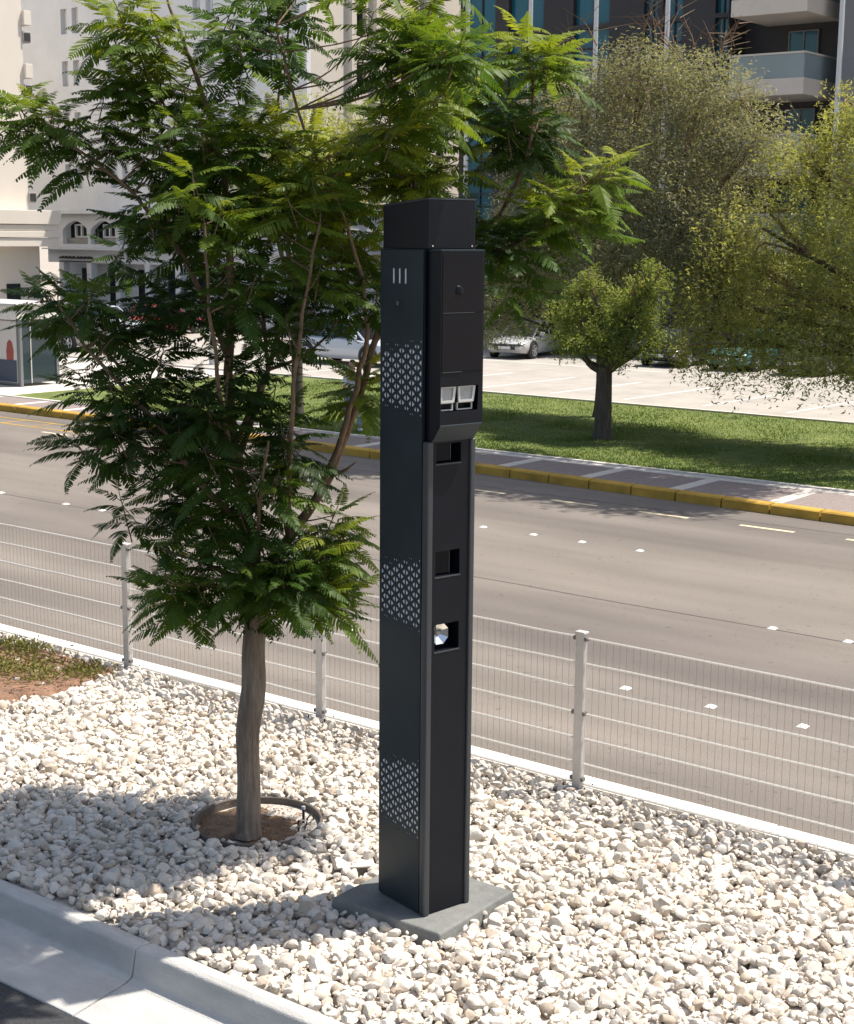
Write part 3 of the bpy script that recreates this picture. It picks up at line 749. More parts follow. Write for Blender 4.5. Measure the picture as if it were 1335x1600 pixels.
# trunk with fluting
tpts = smooth_path([tp(389, 1306), tp(389, 1235), tp(387, 1150), tp(396, 1075), tp(398, 1010), tp(404, 945)], 9)
mb = MB(); V = []; F = []; seg = 36
for i, p in enumerate(tpts):
    t = i / (len(tpts) - 1); r0 = .090 * (1 - t) + .086 * t + .022 * math.exp(-t * 16) + .012 * math.exp(-((t - .5) / .16) ** 2)
    for k in range(seg):
        a = 2 * math.pi * k / seg; r = r0 * (1 + .17 * noise.noise((math.cos(a + t * 1.5) * 1.6, math.sin(a + t * 1.5) * 1.6, t * 3.5)) - .16 * math.exp(-((a - (4.9 - t * .5)) / .16) ** 2) * min(1, max(0, (t - .25) * 4)) - .13 * math.exp(-((a - (3.9 + t * .5)) / .18) ** 2) * min(1, t * 2) + .04 * noise.noise((math.cos(a) * 5, math.sin(a) * 5, t * 8)))
        V.append((p.x + r * math.cos(a), p.y + r * math.sin(a), p.z))
for i in range(len(tpts) - 1):
    for k in range(seg): F.append((i * seg + k, i * seg + (k + 1) % seg, (i + 1) * seg + (k + 1) % seg, (i + 1) * seg + k))
F.append(tuple(range((len(tpts) - 1) * seg, len(tpts) * seg)))
tchild(mb.add(V, F).build('trunk', 'bark', tree, smooth=True))
stems = [  # (px, py, depth offset) polylines, base radius, tip radius
    ([(404, 960, 0), (388, 820, .05), (366, 700, 0), (358, 560, 0), (360, 420, 0), (345, 250, 0), (300, 100, 0), (262, 0, 0)], .062, .010),
    ([(402, 950, 0), (450, 845, .1), (508, 757, .2), (556, 636, .2), (588, 528, .25), (635, 360, .35), (660, 200, .35), (672, 30, .35)], .052, .010),
    ([(497, 772, .2), (532, 690, .05), (560, 590, -.05), (574, 505, -.15), (545, 360, -.3), (475, 200, -.4), (432, 40, -.4)], .030, .008),
    ([(588, 528, .25), (690, 420, .5), (790, 320, .6), (832, 200, .6), (824, 70, .6)], .030, .008),
    ([(690, 420, .5), (815, 375, .5), (930, 275, .45)], .022, .008),
    ([(388, 830, .05), (320, 760, -.3), (230, 645, -.4), (150, 560, -.5), (95, 480, -.5)], .034, .008),
    ([(366, 700, 0), (270, 640, .3), (185, 570, .5), (110, 490, .6)], .024, .008),
    ([(358, 560, 0), (285, 400, -.3), (190, 285, -.4), (70, 200, -.4)], .026, .007),
    ([(370, 690, .0), (395, 635, .1), (419, 578, .3), (416, 536, .4), (405, 400, .6), (425, 250, .7), (440, 110, .7)], .026, .008),
    ([(419, 578, .3), (479, 553, .2), (523, 508, .2), (560, 440, .3)], .016, .007),
    ([(404, 935, 0), (470, 890, -.3), (545, 845, -.4)], .022, .006),
    ([(402, 935, 0), (330, 885, -.2), (255, 860, -.3)], .022, .006),
    ([(372, 720, 0), (425, 560, .8), (455, 420, 1.2), (430, 250, 1.3)], .026, .008),
    ([(388, 820, .05), (360, 700, -.6), (332, 520, -1.0), (320, 350, -1.1)], .028, .008),
    ([(450, 845, .1), (455, 690, -.7), (470, 520, -1.0), (500, 350, -1.0)], .026, .008),
    ([(404, 905, 0), (405, 800, -.6), (420, 690, -1.0)], .022, .008),
    ([(345, 250, 0), (260, 170, .2), (205, 60, .3)], .016, .006),
    ([(393, 860, .0), (330, 800, .5), (250, 720, .9)], .020, .007),
]
nodes = []
for pts, r0, r1 in stems:
    path = smooth_path([tp(*p) for p in pts], 6); n = len(path)
    path = [p + Vector((noise.noise((i * .5, r0 * 99, 1)), noise.noise((i * .5, r0 * 99, 7)), 0)) * .02 * min(1, i / 3) for i, p in enumerate(path)]
    rad = [r0 + (r1 - r0) * (i / (n - 1)) ** .8 for i in range(n)]
    tchild(MB().tube(path, rad, 10).build('branch', 'stem', tree, smooth=True))
    for i, p in enumerate(path):
        if i > 2: nodes.append((p, rad[i]))
# short dead snag
tchild(MB().tube([tp(515, 745, .18), tp(540, 735, .1), tp(556, 722, .08)], [.018, .014, .004], 8).build('snag', 'stem', tree, smooth=True))

# frond prototypes: rachis with paired pinnae
def frond_proto(seed):
    r = np.random.default_rng(seed); V = []; T = []
    npair = int(r.integers(15, 20)); droop = r.uniform(.10, .58); lm = r.uniform(.20, .30); side = r.uniform(-.28, .28); vfold = r.uniform(.05, .35)
    def rach(t): return np.array([t - .10 * droop * t * t, side * t * t, .14 * t - droop * t * t])
    prev = None
    for i in range(9):                              # rachis ribbon
        t = i / 8; p = rach(t); wd = .010 * (1 - t) + .004; V += [p + (0, wd, 0), p + (0, -wd, 0)]
        if i: b = len(V) - 4; T += [(b, b + 1, b + 3), (b, b + 3, b + 2)]
    for k in range(npair):
        t = .16 + .82 * k / (npair - 1); p = rach(t); tg = rach(min(1, t + .02)) - rach(t - .02); tg /= np.linalg.norm(tg)
        prof = (math.sin(math.pi * min(1, (t + .12) / 1.08)) ** .6) * (1.02 - .25 * t)
        for sd in (-1, 1):
            if r.uniform() < .03: continue
            l = lm * max(.25, prof) * r.uniform(.88, 1.1); fa = r.uniform(.75, 1.0) * (1.0 - .45 * t)
            lat = np.array([-tg[1], tg[0], 0]); lat = lat / np.linalg.norm(lat) * sd
            d = lat * math.sin(fa + .35) + tg * math.cos(fa + .35); d = d + np.array([0, 0, -vfold + r.normal(0, .06)]); d /= np.linalg.norm(d)
            wv = tg - d * (tg @ d); wv /= np.linalg.norm(wv); wv = wv + np.array([0, 0, r.normal(0, .15)])
            hw = .0185 * (.8 + .4 * prof); sag = r.uniform(.05, .22) * l
            b = len(V); q = lambda s, w_: p + d * l * s + np.array([0, 0, -sag * s * s]) + wv * w_
            V += [q(0.02, hw * .35), q(0.02, -hw * .35), q(.3, hw), q(.3, -hw), q(.72, hw * .9), q(.72, -hw * .9), q(1, 0)]
            T += [(b, b + 1, b + 3), (b, b + 3, b + 2), (b + 2, b + 3, b + 5), (b + 2, b + 5, b + 4), (b + 4, b + 5, b + 6)]
    return np.array(V), np.array(T)
FP = [frond_proto(500 + i) for i in range(16)]
# shoot groups: centre px, py, radii px, number, depth range, leaf tone 0..1 (leaf age plus painted-in sun and shade)
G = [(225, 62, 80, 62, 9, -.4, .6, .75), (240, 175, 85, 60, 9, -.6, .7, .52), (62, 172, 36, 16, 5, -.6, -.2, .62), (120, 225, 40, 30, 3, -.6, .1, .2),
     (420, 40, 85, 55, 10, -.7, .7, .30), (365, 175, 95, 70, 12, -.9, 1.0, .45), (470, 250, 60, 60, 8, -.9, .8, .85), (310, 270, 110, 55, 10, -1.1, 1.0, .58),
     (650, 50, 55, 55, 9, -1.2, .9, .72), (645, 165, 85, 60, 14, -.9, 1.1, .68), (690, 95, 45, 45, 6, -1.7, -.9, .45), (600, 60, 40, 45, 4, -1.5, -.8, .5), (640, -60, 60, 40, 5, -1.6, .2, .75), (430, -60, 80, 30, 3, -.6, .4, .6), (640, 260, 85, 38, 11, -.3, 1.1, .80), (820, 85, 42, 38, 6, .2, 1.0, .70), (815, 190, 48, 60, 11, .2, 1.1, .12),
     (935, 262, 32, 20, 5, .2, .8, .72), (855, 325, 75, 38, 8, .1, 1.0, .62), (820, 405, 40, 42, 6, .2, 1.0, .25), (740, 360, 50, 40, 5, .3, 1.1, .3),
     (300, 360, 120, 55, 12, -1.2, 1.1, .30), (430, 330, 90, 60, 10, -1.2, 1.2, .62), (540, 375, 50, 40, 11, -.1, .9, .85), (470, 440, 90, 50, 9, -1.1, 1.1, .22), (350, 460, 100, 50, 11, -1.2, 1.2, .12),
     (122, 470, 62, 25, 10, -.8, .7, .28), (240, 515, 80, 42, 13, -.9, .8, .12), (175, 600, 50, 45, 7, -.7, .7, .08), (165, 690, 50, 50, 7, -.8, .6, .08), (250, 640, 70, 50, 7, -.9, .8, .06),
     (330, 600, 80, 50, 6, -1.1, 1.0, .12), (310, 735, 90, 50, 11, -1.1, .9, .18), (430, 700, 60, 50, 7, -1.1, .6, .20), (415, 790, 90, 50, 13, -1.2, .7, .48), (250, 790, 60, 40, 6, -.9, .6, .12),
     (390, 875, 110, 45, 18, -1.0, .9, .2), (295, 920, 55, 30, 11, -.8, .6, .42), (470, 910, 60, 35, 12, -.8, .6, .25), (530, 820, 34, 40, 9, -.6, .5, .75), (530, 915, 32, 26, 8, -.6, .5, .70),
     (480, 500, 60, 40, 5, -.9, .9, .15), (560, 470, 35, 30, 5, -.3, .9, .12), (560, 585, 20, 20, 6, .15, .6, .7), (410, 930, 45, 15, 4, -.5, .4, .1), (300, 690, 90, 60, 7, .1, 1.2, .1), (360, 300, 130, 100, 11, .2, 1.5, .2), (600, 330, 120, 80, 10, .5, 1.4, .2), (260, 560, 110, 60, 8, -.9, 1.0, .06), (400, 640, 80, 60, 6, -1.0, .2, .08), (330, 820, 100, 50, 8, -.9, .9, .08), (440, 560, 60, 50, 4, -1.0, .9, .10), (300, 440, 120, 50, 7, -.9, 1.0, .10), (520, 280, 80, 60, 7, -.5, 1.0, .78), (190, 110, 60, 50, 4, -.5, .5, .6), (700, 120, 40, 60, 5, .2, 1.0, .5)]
fr_all = []; twig = MB()
gi = 0
for (cx, cy, rx, ry, n, w0, w1, young) in G:
    n = max(2, int(round(n * (.56 if cy > 420 else .76))))
    for k in range(n):
        gi += 1
        for _ in range(30):
            a, r = rng.uniform(0, 2 * math.pi), math.sqrt(rng.uniform())
            px, py = cx + rx * r * math.cos(a), cy + ry * r * math.sin(a); wv = rng.uniform(w0, w1)
            if 520 < px < 800 and py > 215 and wv < -.15: continue
            break
        tip = tp(px, py, wv)
        # nearest skeleton node that lies lower
        best = min(nodes, key=lambda q: (q[0] - tip).length + (0.6 if q[0].z > tip.z - .08 else 0) + .25 * abs(q[0].z - tip.z + .35))
        bp = best[0]; d = tip - bp; L = d.length
        if L > .05:
            mid = bp + d * .5 + Vector((0, 0, -.06 * L)) + Vector(rng.normal(0, .03, 3)) * min(1, L)
            pts = smooth_path([bp, mid, tip], 4); r0 = min(best[1] * .7, .006 + .006 * L)
            twig.tube(pts, [r0 + (.0035 - r0) * i / (len(pts) - 1) for i in range(len(pts))], 5, cap=False)
        dirv = (d.normalized() * .5 + Vector((0, 0, .9))).normalized() if L > .05 else Vector((0, 0, 1))
        stem_len = rng.uniform(.22, .40); nf = int(rng.integers(11, 16)); az0 = rng.uniform(0, 6.3)
        outward = Vector((d.x, d.y, 0)); outward = outward.normalized() if outward.length > .02 else Vector((1, 0, 0))
        yb = young + rng.normal(0, .10)  # besides leaf age: raised for sunlit clusters, lowered for shaded ones
        tp2 = tip + dirv * stem_len * .25
        twig.tube([tip - dirv * stem_len * .75, tip, tp2], [.0055, .004, .0025], 5, cap=False)
        for j in range(nf):
            f = j / (nf - 1)                        # 0 old, low; 1 young, top
            base = tip - dirv * stem_len * (.75 - f) * .8
            az = az0 + j * 2.399963; el = -.26 + .80 * f ** 1.2 + rng.normal(0, .15)
            h = Vector((math.cos(az), math.sin(az), 0)) + outward * .35
            h.normalize(); xax = (h * math.cos(el) + Vector((0, 0, math.sin(el)))).normalized()
            yax = Vector((0, 0, 1)).cross(xax); yax.normalize(); zax = xax.cross(yax)
            rl = rng.normal(0, .28); yax, zax = yax * math.cos(rl) + zax * math.sin(rl), zax * math.cos(rl) - yax * math.sin(rl)
            s = (.47 - .16 * f) * rng.uniform(.75, 1.2)
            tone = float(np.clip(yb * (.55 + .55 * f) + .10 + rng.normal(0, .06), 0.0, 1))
            Mx = np.array([[xax[i], yax[i], zax[i]] for i in range(3)]) * s
            c = base + xax * s * .5
            u, v, dd = proj(c)
            if 588 < u < 762 and v > 315 and dd < 10.9: continue
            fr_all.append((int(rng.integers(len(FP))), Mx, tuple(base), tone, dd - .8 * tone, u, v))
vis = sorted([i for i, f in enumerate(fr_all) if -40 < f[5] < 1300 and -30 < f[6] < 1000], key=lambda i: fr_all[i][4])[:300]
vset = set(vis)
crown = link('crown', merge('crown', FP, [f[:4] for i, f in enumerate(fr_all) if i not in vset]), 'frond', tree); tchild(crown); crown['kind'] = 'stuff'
tchild(twig.build('twigs', 'stem', tree, smooth=True, kind='stuff'))
fm = {}
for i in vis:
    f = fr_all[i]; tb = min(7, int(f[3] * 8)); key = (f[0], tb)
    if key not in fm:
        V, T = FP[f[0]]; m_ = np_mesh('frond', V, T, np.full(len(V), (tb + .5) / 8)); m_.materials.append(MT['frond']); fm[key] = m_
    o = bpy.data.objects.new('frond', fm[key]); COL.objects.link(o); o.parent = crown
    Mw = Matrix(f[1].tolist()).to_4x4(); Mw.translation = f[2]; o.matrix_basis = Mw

# ------------------------------------------------------------------ far trees
def leaf_tree(name, base, label, lobes, n, leaf, lm, trunk_r, fork_z, bark='dark_bark', group=None, hang=0.0, clump=.5, per=26, bare=0, limbs=4, lean=(0, 0), seed=1, flat=.55):
    """lobes: (dx,dy,z,rx,ry,rz) ellipsoids; leaves sit in clumps in their outer part; limbs reach the lobes."""
    r = np.random.default_rng(seed); t = empty(name, base, 0, label, 'tree', group)
    top = Vector((lean[0], lean[1], fork_z))
    tpn = smooth_path([(0, 0, -.1), (lean[0] * .3 + r.normal(0, .03), lean[1] * .3, fork_z * .5), top], 4)
    MB().tube(tpn, [trunk_r * (1.35 if i == 0 else 1.12 if i == 1 else 1 - .2 * i / len(tpn)) for i in range(len(tpn))], 12).build('trunk', bark, t, smooth=True)
    vol = np.array([l[3] * l[4] * l[5] for l in lobes]); vol = vol ** .75; vol /= vol.sum()
    tw = MB()
    for i, l in enumerate(lobes):
        e = Vector(l[:3]); m1 = top.lerp(e, .45) + Vector(r.normal(0, .12, 3)) + Vector((0, 0, -.1))
        p = smooth_path([top - Vector((0, 0, .12)), m1, e], 4)
        MB().tube(p, [trunk_r * (.55 - .45 * k / (len(p) - 1)) for k in range(len(p))], 7).build('limb', bark, t, smooth=True)
        for q in range(limbs):
            d = Vector(r.normal(0, 1, 3)); d.normalize(); en = e + Vector((d.x * l[3], d.y * l[4], abs(d.z) * l[5] if d.z < 0 and not hang else d.z * l[5])) * r.uniform(.6, .95)
            tw.tube(smooth_path([p[-3], e.lerp(en, .4) + Vector(r.normal(0, .08, 3)), en], 3), [trunk_r * .14, trunk_r * .12, trunk_r * .10, trunk_r * .09, trunk_r * .08, trunk_r * .06, trunk_r * .04], 4, cap=False)
    if bare:
        for q in range(bare):
            l = max((lobes[int(r.integers(len(lobes)))] for _ in range(3)), key=lambda q: q[2])
            s0 = Vector(l[:3]) + Vector((r.normal(0, .5) * l[3], r.normal(0, .5) * l[4], l[5] * .7)); ln = r.uniform(.5, 1.3)
            s1 = s0 + Vector((r.normal(0, .35), r.normal(0, .35), 1)) * ln
            tw.tube([s0, s0.lerp(s1, .5) + Vector(r.normal(0, .08, 3)), s1], [.020, .013, .004], 4, cap=False)
            for z_ in range(5):
                a_ = s0.lerp(s1, r.uniform(.35, .95)); b_ = a_ + Vector((r.normal(0, .4), r.normal(0, .4), r.uniform(.0, .5)))
                tw.tube([a_, b_], [.012, .004], 3, cap=False)
    o = tw.build('twigs', 'stem', t, kind='stuff')
    nc = max(1, n // per); V4 = np.array([(-1, 0, 0), (0, -.5, .12), (1, 0, 0), (0, .5, .12)], float)
    li = r.choice(len(lobes), nc, p=vol); L = np.array(lobes)[li]
    d = r.normal(0, 1, (nc, 3)); d /= np.linalg.norm(d, axis=1)[:, None]; rad = r.uniform(0, 1, nc) ** .38
    C = L[:, :3] + d * L[:, 3:6] * rad[:, None]
    ctone = np.clip(r.normal(.48, .2, nc), 0, 1)
    rep = np.repeat(np.arange(nc), per); N = len(rep)
    if hang:
        st = r.uniform(0, 1, N); ln = np.repeat(r.uniform(.4, 1.0, nc) * hang, per)
        # each clump is a few strands that hang
        sid = r.integers(0, 4, N); offs = r.normal(0, clump, (nc, 4, 3)) * (1, 1, .35)
        sw = r.normal(0, .16, (nc, 4, 2))
        P = C[rep] + offs[rep, sid] + np.stack([sw[rep, sid, 0] * st * ln, sw[rep, sid, 1] * st * ln, -st ** 1.3 * ln], 1) + r.normal(0, .045, (N, 3))
    else:
        P = C[rep] + r.normal(0, 1, (N, 3)) * (clump, clump, clump * flat)
    az, tl, rl = r.uniform(0, 2 * math.pi, N), r.normal(0, .55, N), r.normal(0, .55, N)      # leaves lie mostly open to the sky
    ca, sa, ct, st_, cr_, sr = np.cos(az), np.sin(az), np.cos(tl), np.sin(tl), np.cos(rl), np.sin(rl)
    ex = np.stack([ca * ct, sa * ct, -st_], 1); ey0 = np.stack([-sa, ca, np.zeros(N)], 1); ez0 = np.cross(ex, ey0)
    ey = ey0 * cr_[:, None] + ez0 * sr[:, None]; ez = np.cross(ex, ey)
    Rm = np.stack([ex, ey, ez], 2)
    sc = r.uniform(.7, 1.3, N) * leaf[0]; V4 = V4 * (1, leaf[1] / leaf[0], 1)
    W = np.einsum('nij,vj->nvi', Rm, V4) * sc[:, None, None] + P[:, None, :]
    T = np.array([(0, 1, 2), (0, 2, 3)])[None] + (np.arange(N) * 4)[:, None, None]
    tone = np.clip(np.repeat(ctone, per) + r.normal(0, .14, N), 0, 1)
    cr = link('crown', np_mesh(name + '_crown', W.reshape(-1, 3), T.reshape(-1, 3), np.repeat(tone, 4)), lm, t); cr['kind'] = 'stuff'
    return t
GT = 'trees on the far side of the road'
leaf_tree('verge_tree', (-19.15, 31.3, 0), 'small light green tree with thick dark trunk on the lawn', [(-.85, 0, 3.0, .72, .7, .55), (.75, .05, 3.1, .68, .7, .6), (1.2, 0, 3.85, .34, .4, .5), (.9, 0, 3.55, .35, .4, .4), (-.45, 0, 3.72, .38, .4, .38), (-.9, .1, 3.5, .3, .3, .3), (0, -.2, 2.5, 1.1, .8, .38), (-1.2, .1, 2.35, .42, .5, .35), (1.35, 0, 2.45, .42, .5, .42), (.2, .3, 3.15, .6, .6, .5), (.6, -.3, 2.2, .5, .5, .35), (-.5, -.3, 2.3, .5, .5, .3)],
          17000, (.052, .032), 'leaf_light', .215, 1.75, group=GT, clump=.13, per=24, seed=11, hang=.34)
leaf_tree('weeping_tree', (-10.75, 34.2, 0), 'large yellow green weeping tree at the right edge', [(-3.0, -.6, 6.2, 2.0, 2.2, 1.7), (-5.6, -.6, 5.0, 1.5, 1.8, 1.3), (-6.9, -.6, 3.4, 1.1, 1.5, 1.0), (-4.6, -1.0, 3.5, 1.9, 2.0, 1.2), (-2.4, -1.2, 3.4, 2.0, 2.0, 1.2), (-5.9, -1.6, 2.45, 1.4, 1.6, .7), (-3.4, -2.0, 2.4, 1.5, 1.6, .7), (-1.6, -2.2, 2.6, 1.4, 1.6, .8), (-6.6, .2, 4.2, 1.0, 1.2, .7), (-1.0, 0, 5.6, 2.4, 2.4, 2.0), (-3.6, .2, 7.7, 1.2, 1.6, .8), (-4.9, -.2, 6.7, .9, 1.2, .7), (-1.8, 0, 8.3, 1.6, 1.8, 1.0), (1.6, .3, 5.0, 2.4, 2.4, 2.0), (-1.0, -3.6, 5.4, 1.9, 1.9, 1.4)],
          100000, (.060, .036), 'leaf_olive', .30, 2.4, group=GT, hang=1.1, clump=.20, per=40, seed=12)
leaf_tree('acacia_tree', (-21.62, 35.1, 0), 'tall grey green acacia with bare twiggy top standing behind the small tree', [(1.0, 0, 6.4, 2.4, 2.3, 2.0), (-1.4, -.3, 5.0, 1.9, 2.0, 1.8), (3.0, -.4, 5.4, 1.8, 2.0, 1.9), (.9, -.9, 4.2, 2.5, 2.0, 1.3), (-.8, 0, 8.0, 1.6, 1.5, 1.2), (2.7, 0, 8.2, 1.6, 1.5, 1.1), (-3.0, -.6, 2.8, 1.5, 1.4, 1.0), (3.7, -.6, 3.8, 1.5, 1.5, 1.2), (1.0, 0, 8.9, 1.2, 1.2, .8), (4.2, 0, 7.0, 1.1, 1.2, 1.0), (-2.2, 0, 6.9, 1.2, 1.3, 1.0)],
          105000, (.062, .036), 'leaf_grey', .15, 2.0, group=GT, clump=.20, per=34, bare=30, seed=13, flat=.75)
leaf_tree('shade_tree', (-10.9, 31.0, 0), 'tall spreading shade tree on the lawn beyond the right edge, canopy above the view', [(-8.6, .2, 11.6, 1.9, 1.8, .6), (-6.6, -.5, 11.9, 2.0, 2.0, .7), (-4.6, .3, 11.8, 2.0, 2.0, .7), (-2.4, -.2, 12.2, 2.2, 2.0, .8), (0, 0, 12.4, 2.2, 2.2, .9), (-7.4, -1.4, 11.5, 1.4, 1.2, .5), (-9.8, .8, 11.6, 1.2, 1.2, .5), (-10.8, 2.4, 11.7, 1.3, 1.3, .5)],
          34000, (.13, .080), 'leaf_dark', .26, 11.6, group=GT, clump=.30, per=26, seed=18)
leaf_tree('street_tree', (-27.5, 29.6, 0), 'slender olive tree on the verge behind the feathery tree', [(0, 0, 6.3, 1.7, 1.7, 1.3), (-1.1, .2, 5.6, 1.1, 1.1, .9), (1.2, 0, 5.8, 1.2, 1.1, .9), (.4, 0, 7.4, 1.3, 1.3, .9), (1.6, .2, 7.0, .9, .9, .8)],
          9000, (.075, .04), 'leaf_olive', .16, 3.6, group=GT, clump=.24, per=22, seed=14)
leaf_tree('hedge_tree', (-35.0, 54.3, 0), 'dark low bushy tree before the dark block, behind the parked white car', [(0, 0, 3.2, 2.4, 1.8, 2.2), (-2.2, 0, 2.6, 1.8, 1.6, 1.7), (2.0, 0, 2.9, 2.0, 1.6, 1.8), (.5, -.3, 5.0, 2.0, 1.8, 1.4), (.4, -1.0, 4.0, 2.2, 1.2, 1.2)],
          34000, (.13, .075), 'leaf_dark', .2, 1.2, group=GT, clump=.32, per=24, seed=16)
leaf_tree('bushy_tree', (-23.5, 57.0, 0), 'dense green tree below the balconies at the right', [(0, 0, 4.6, 2.6, 2.0, 2.6), (2.4, 0, 5.6, 2.2, 1.8, 2.4), (-2.4, 0, 3.4, 2.0, 1.8, 1.8), (4.2, 0, 4.2, 2.2, 1.8, 2.6), (1.0, 0, 7.2, 1.4, 1.4, 1.0)],
          20000, (.12, .06), 'leaf_light', .24, 2.0, group=GT, clump=.34, per=24, seed=17)

# lawn blades
N = 90000
gx = rng.uniform(-34, -5, N); gy = 28.05 + 10.1 * rng.uniform(0, 1, N) ** 1.4
hgt = rng.uniform(.02, .055, N); an = rng.uniform(0, 6.28, N); wd = .016
lx, ly = rng.normal(0, .025, N), rng.normal(0, .025, N)
V = np.zeros((N, 3, 3)); V[:, 0] = np.stack([gx - wd * np.cos(an), gy - wd * np.sin(an), np.full(N, .0)], 1); V[:, 1] = np.stack([gx + wd * np.cos(an), gy + wd * np.sin(an), np.full(N, .0)], 1); V[:, 2] = np.stack([gx + lx, gy + ly, .02 + hgt], 1)
gt = np.clip(rng.normal(.45, .22, N) + .35 * np.sin(gx * 1.1) * np.sin(gy * 1.7 + gx * .3) * .6, 0, 1)
tag(link('grass', np_mesh('grass', V.reshape(-1, 3), np.arange(3 * N).reshape(-1, 3), np.repeat(gt, 3)), 'grass'), 'short mown grass of the verge beyond the road', 'grass', kind='stuff')

# ------------------------------------------------------------------ buildings
def window_part(parent, x0, x1, z0, z1, y, glassm='dark_glass', depth=.22, framem='facade_white', mull=False):
    w_ = MB().box(x0, x1, y + depth - .03, y + depth, z0, z1).build('window', glassm, parent)
    return w_
# pale block on the left: front skin is built around real recesses
LBL = empty('pale_apartment_block', (-66, 60, 0), 0, 'pale grey apartment block with paired slit windows and arched lower windows', 'building')
LI = Matrix.Translation((66, -60, 0))
def lb(mb, name, m, parent=None, **k):
    o = mb.build(name, m, parent or LBL, **k)
    o.matrix_parent_inverse = LI if parent is None else Matrix.Identity(4)
    return o
X0, X1, ZT, ZC = -81.0, -54.9, 19.2, 6.05
wins = []
for zr in range(-1, 3):
    zb = 14.52 - 1.40 + 2.93 * (zr - 1) if False else 10.2 + 2.93 * zr
    if zb < 6.6: continue
    for xp in (-74.25, -73.25, -70.2, -69.2, -63.2, -62.2, -57.2, -56.2):
        wins.append((xp, xp + .55, zb, zb + 1.42))
ho = [[(a, z0), (b, z0), (b, z1), (a, z1)] for a, b, z0, z1 in wins]
me = plate_with_holes('front_wall', [(X0, ZC), (X1, ZC), (X1, ZT), (X0, ZT)], ho, .30)
fwall = link('front_wall', me, 'facade_white', LBL); fwall.rotation_euler = (R(90), 0, 0); fwall.location = (66, .15, 0)
for a, b, z0, z1 in wins:
    wo = lb(MB().box(a + .30, b, 60.22, 60.26, z0 + .30, z1), 'window', 'dark_glass')
    for q in (.02, .16):
        MB().box(a + .36, a + .50, 60.20, 60.24, z0 + q, z0 + q + .10).build('vent', 'ink', wo).matrix_parent_inverse = Matrix.Identity(4)
lb(MB().box(X0 + .01, X1 - .30, 60.31, 74, ZC - .02, ZT - .02), 'core', 'facade_white')
lb(MB().box(X0 - .1, X1 + .3, 59.75, 60.02, ZC - .25, ZC - .003), 'cornice', 'facade_white', bevel=.03)
# sunlit end wall with slit windows and pilasters
ew = []
for zr in range(0, 3):
    for yc in (63.9, 67.6, 70.8):
        ew.append((yc, yc + .75, 9.2 + 2.93 * zr, 10.7 + 2.93 * zr))
me = plate_with_holes('end_wall', [(60.302, ZC), (74.0, ZC), (74.0, ZT), (60.302, ZT)], [[(a, c), (b, c), (b, d), (a, d)] for a, b, c, d in ew], .28)
e_ = link('end_wall', me, 'facade_cream', LBL); e_.rotation_euler = (R(90), 0, R(90)); e_.location = (66 + X1 - .14, -60, 0)
for a, b, c, d in ew:
    wo = lb(MB().box(X1 - .26, X1 - .24, a, b, c, d), 'window', 'dark_glass')
    MB().box(X1 - .22, X1 + .06, a + .04, b - .04, c + .25, c + .31).build('window_rail', 'facade_white', wo)
for yc in (63.2, 65.2, 69.6):
    lb(MB().box(X1 - .002, X1 + .28, yc, yc + .32, ZC, ZT), 'pilaster', 'facade_cream')
# recessed mezzanine with arched openings, fascia, columns
def arch(x0, x1, z0, z1, n=8):
    P = [(x0, z0), (x1, z0), (x1, z1 - .55)]; cx = (x0 + x1) / 2
    for i in range(1, n): t = i / n; P.append((x1 + (x0 - x1) * t, z1 - .55 + .55 * math.sin(math.pi * t) ** .8 * (1 - .15 * abs(2 * t - 1))))
    return P + [(x0, z1 - .55)]
ar = [arch(-75.15 + 2.55 * i, -72.85 + 2.55 * i, 4.05, 5.42) for i in range(8)]
me = plate_with_holes('mezzanine_wall', [(-76.6, 2.95), (-55.2, 2.95), (-55.2, 5.80), (-76.6, 5.80)], ar, .35)
mz = link('mezzanine_wall', me, 'facade_white', LBL); mz.rotation_euler = (R(90), 0, 0); mz.location = (66, .55, 0)
for i in range(8):
    xa = -75.15 + 2.55 * i
    wo = lb(MB().box(xa, xa + 2.3, 61.0, 61.05, 4.4, 5.42), 'window', 'dark_glass')
    for (a, b, c, d) in ((.55, 1.75, 4.42, 4.52), (.55, 1.75, 5.12, 5.22), (.55, .67, 4.52, 5.12), (1.09, 1.21, 4.52, 5.12), (1.63, 1.75, 4.52, 5.12)):
        MB().box(xa + a, xa + b, 60.85, 60.99, c, d).build('frame', 'facade_white', wo)
    lb(MB().box(xa, xa + 2.3, 60.7, 60.9, 4.05, 4.40), 'parapet', 'ac')
lb(MB().box(-76.6, -55.2, 59.9, 60.35, 3.72, 3.80), 'fascia_ledge', 'facade_white')
lb(MB().box(-76.6, -55.2, 61.5, 73, 0, 5.78), 'lower_wall', 'facade_white')
for i in range(9):
    xa = -75.5 + 2.55 * i
    lb(MB().box(xa, xa + .42, 60.3, 60.75, 0, 2.949), 'column', 'facade_white')
    lb(MB().box(xa + .75, xa + 1.7, 61.40, 61.48, .2, 2.6), 'window', 'dark_glass')
sg = lb(MB().box(-75.5, -72.35, 60.29, 60.335, 3.18, 3.26).box(-75.45, -72.5, 60.29, 60.335, 2.99, 3.06), 'sign_lettering', 'ink')
for k in range(26):
    if k == 13: continue
    MB().box(-75.4 + .115 * k, -75.33 + .115 * k + .02 * (k % 3), 60.285, 60.33, 3.262, 3.29 + .05 * ((k * 7) % 3) / 2).build('letter', 'ink', sg)
s2 = lb(MB().box(-70.15, -69.4, 60.27, 60.33, 3.06, 3.78), 'sign_board', 'facade_white')
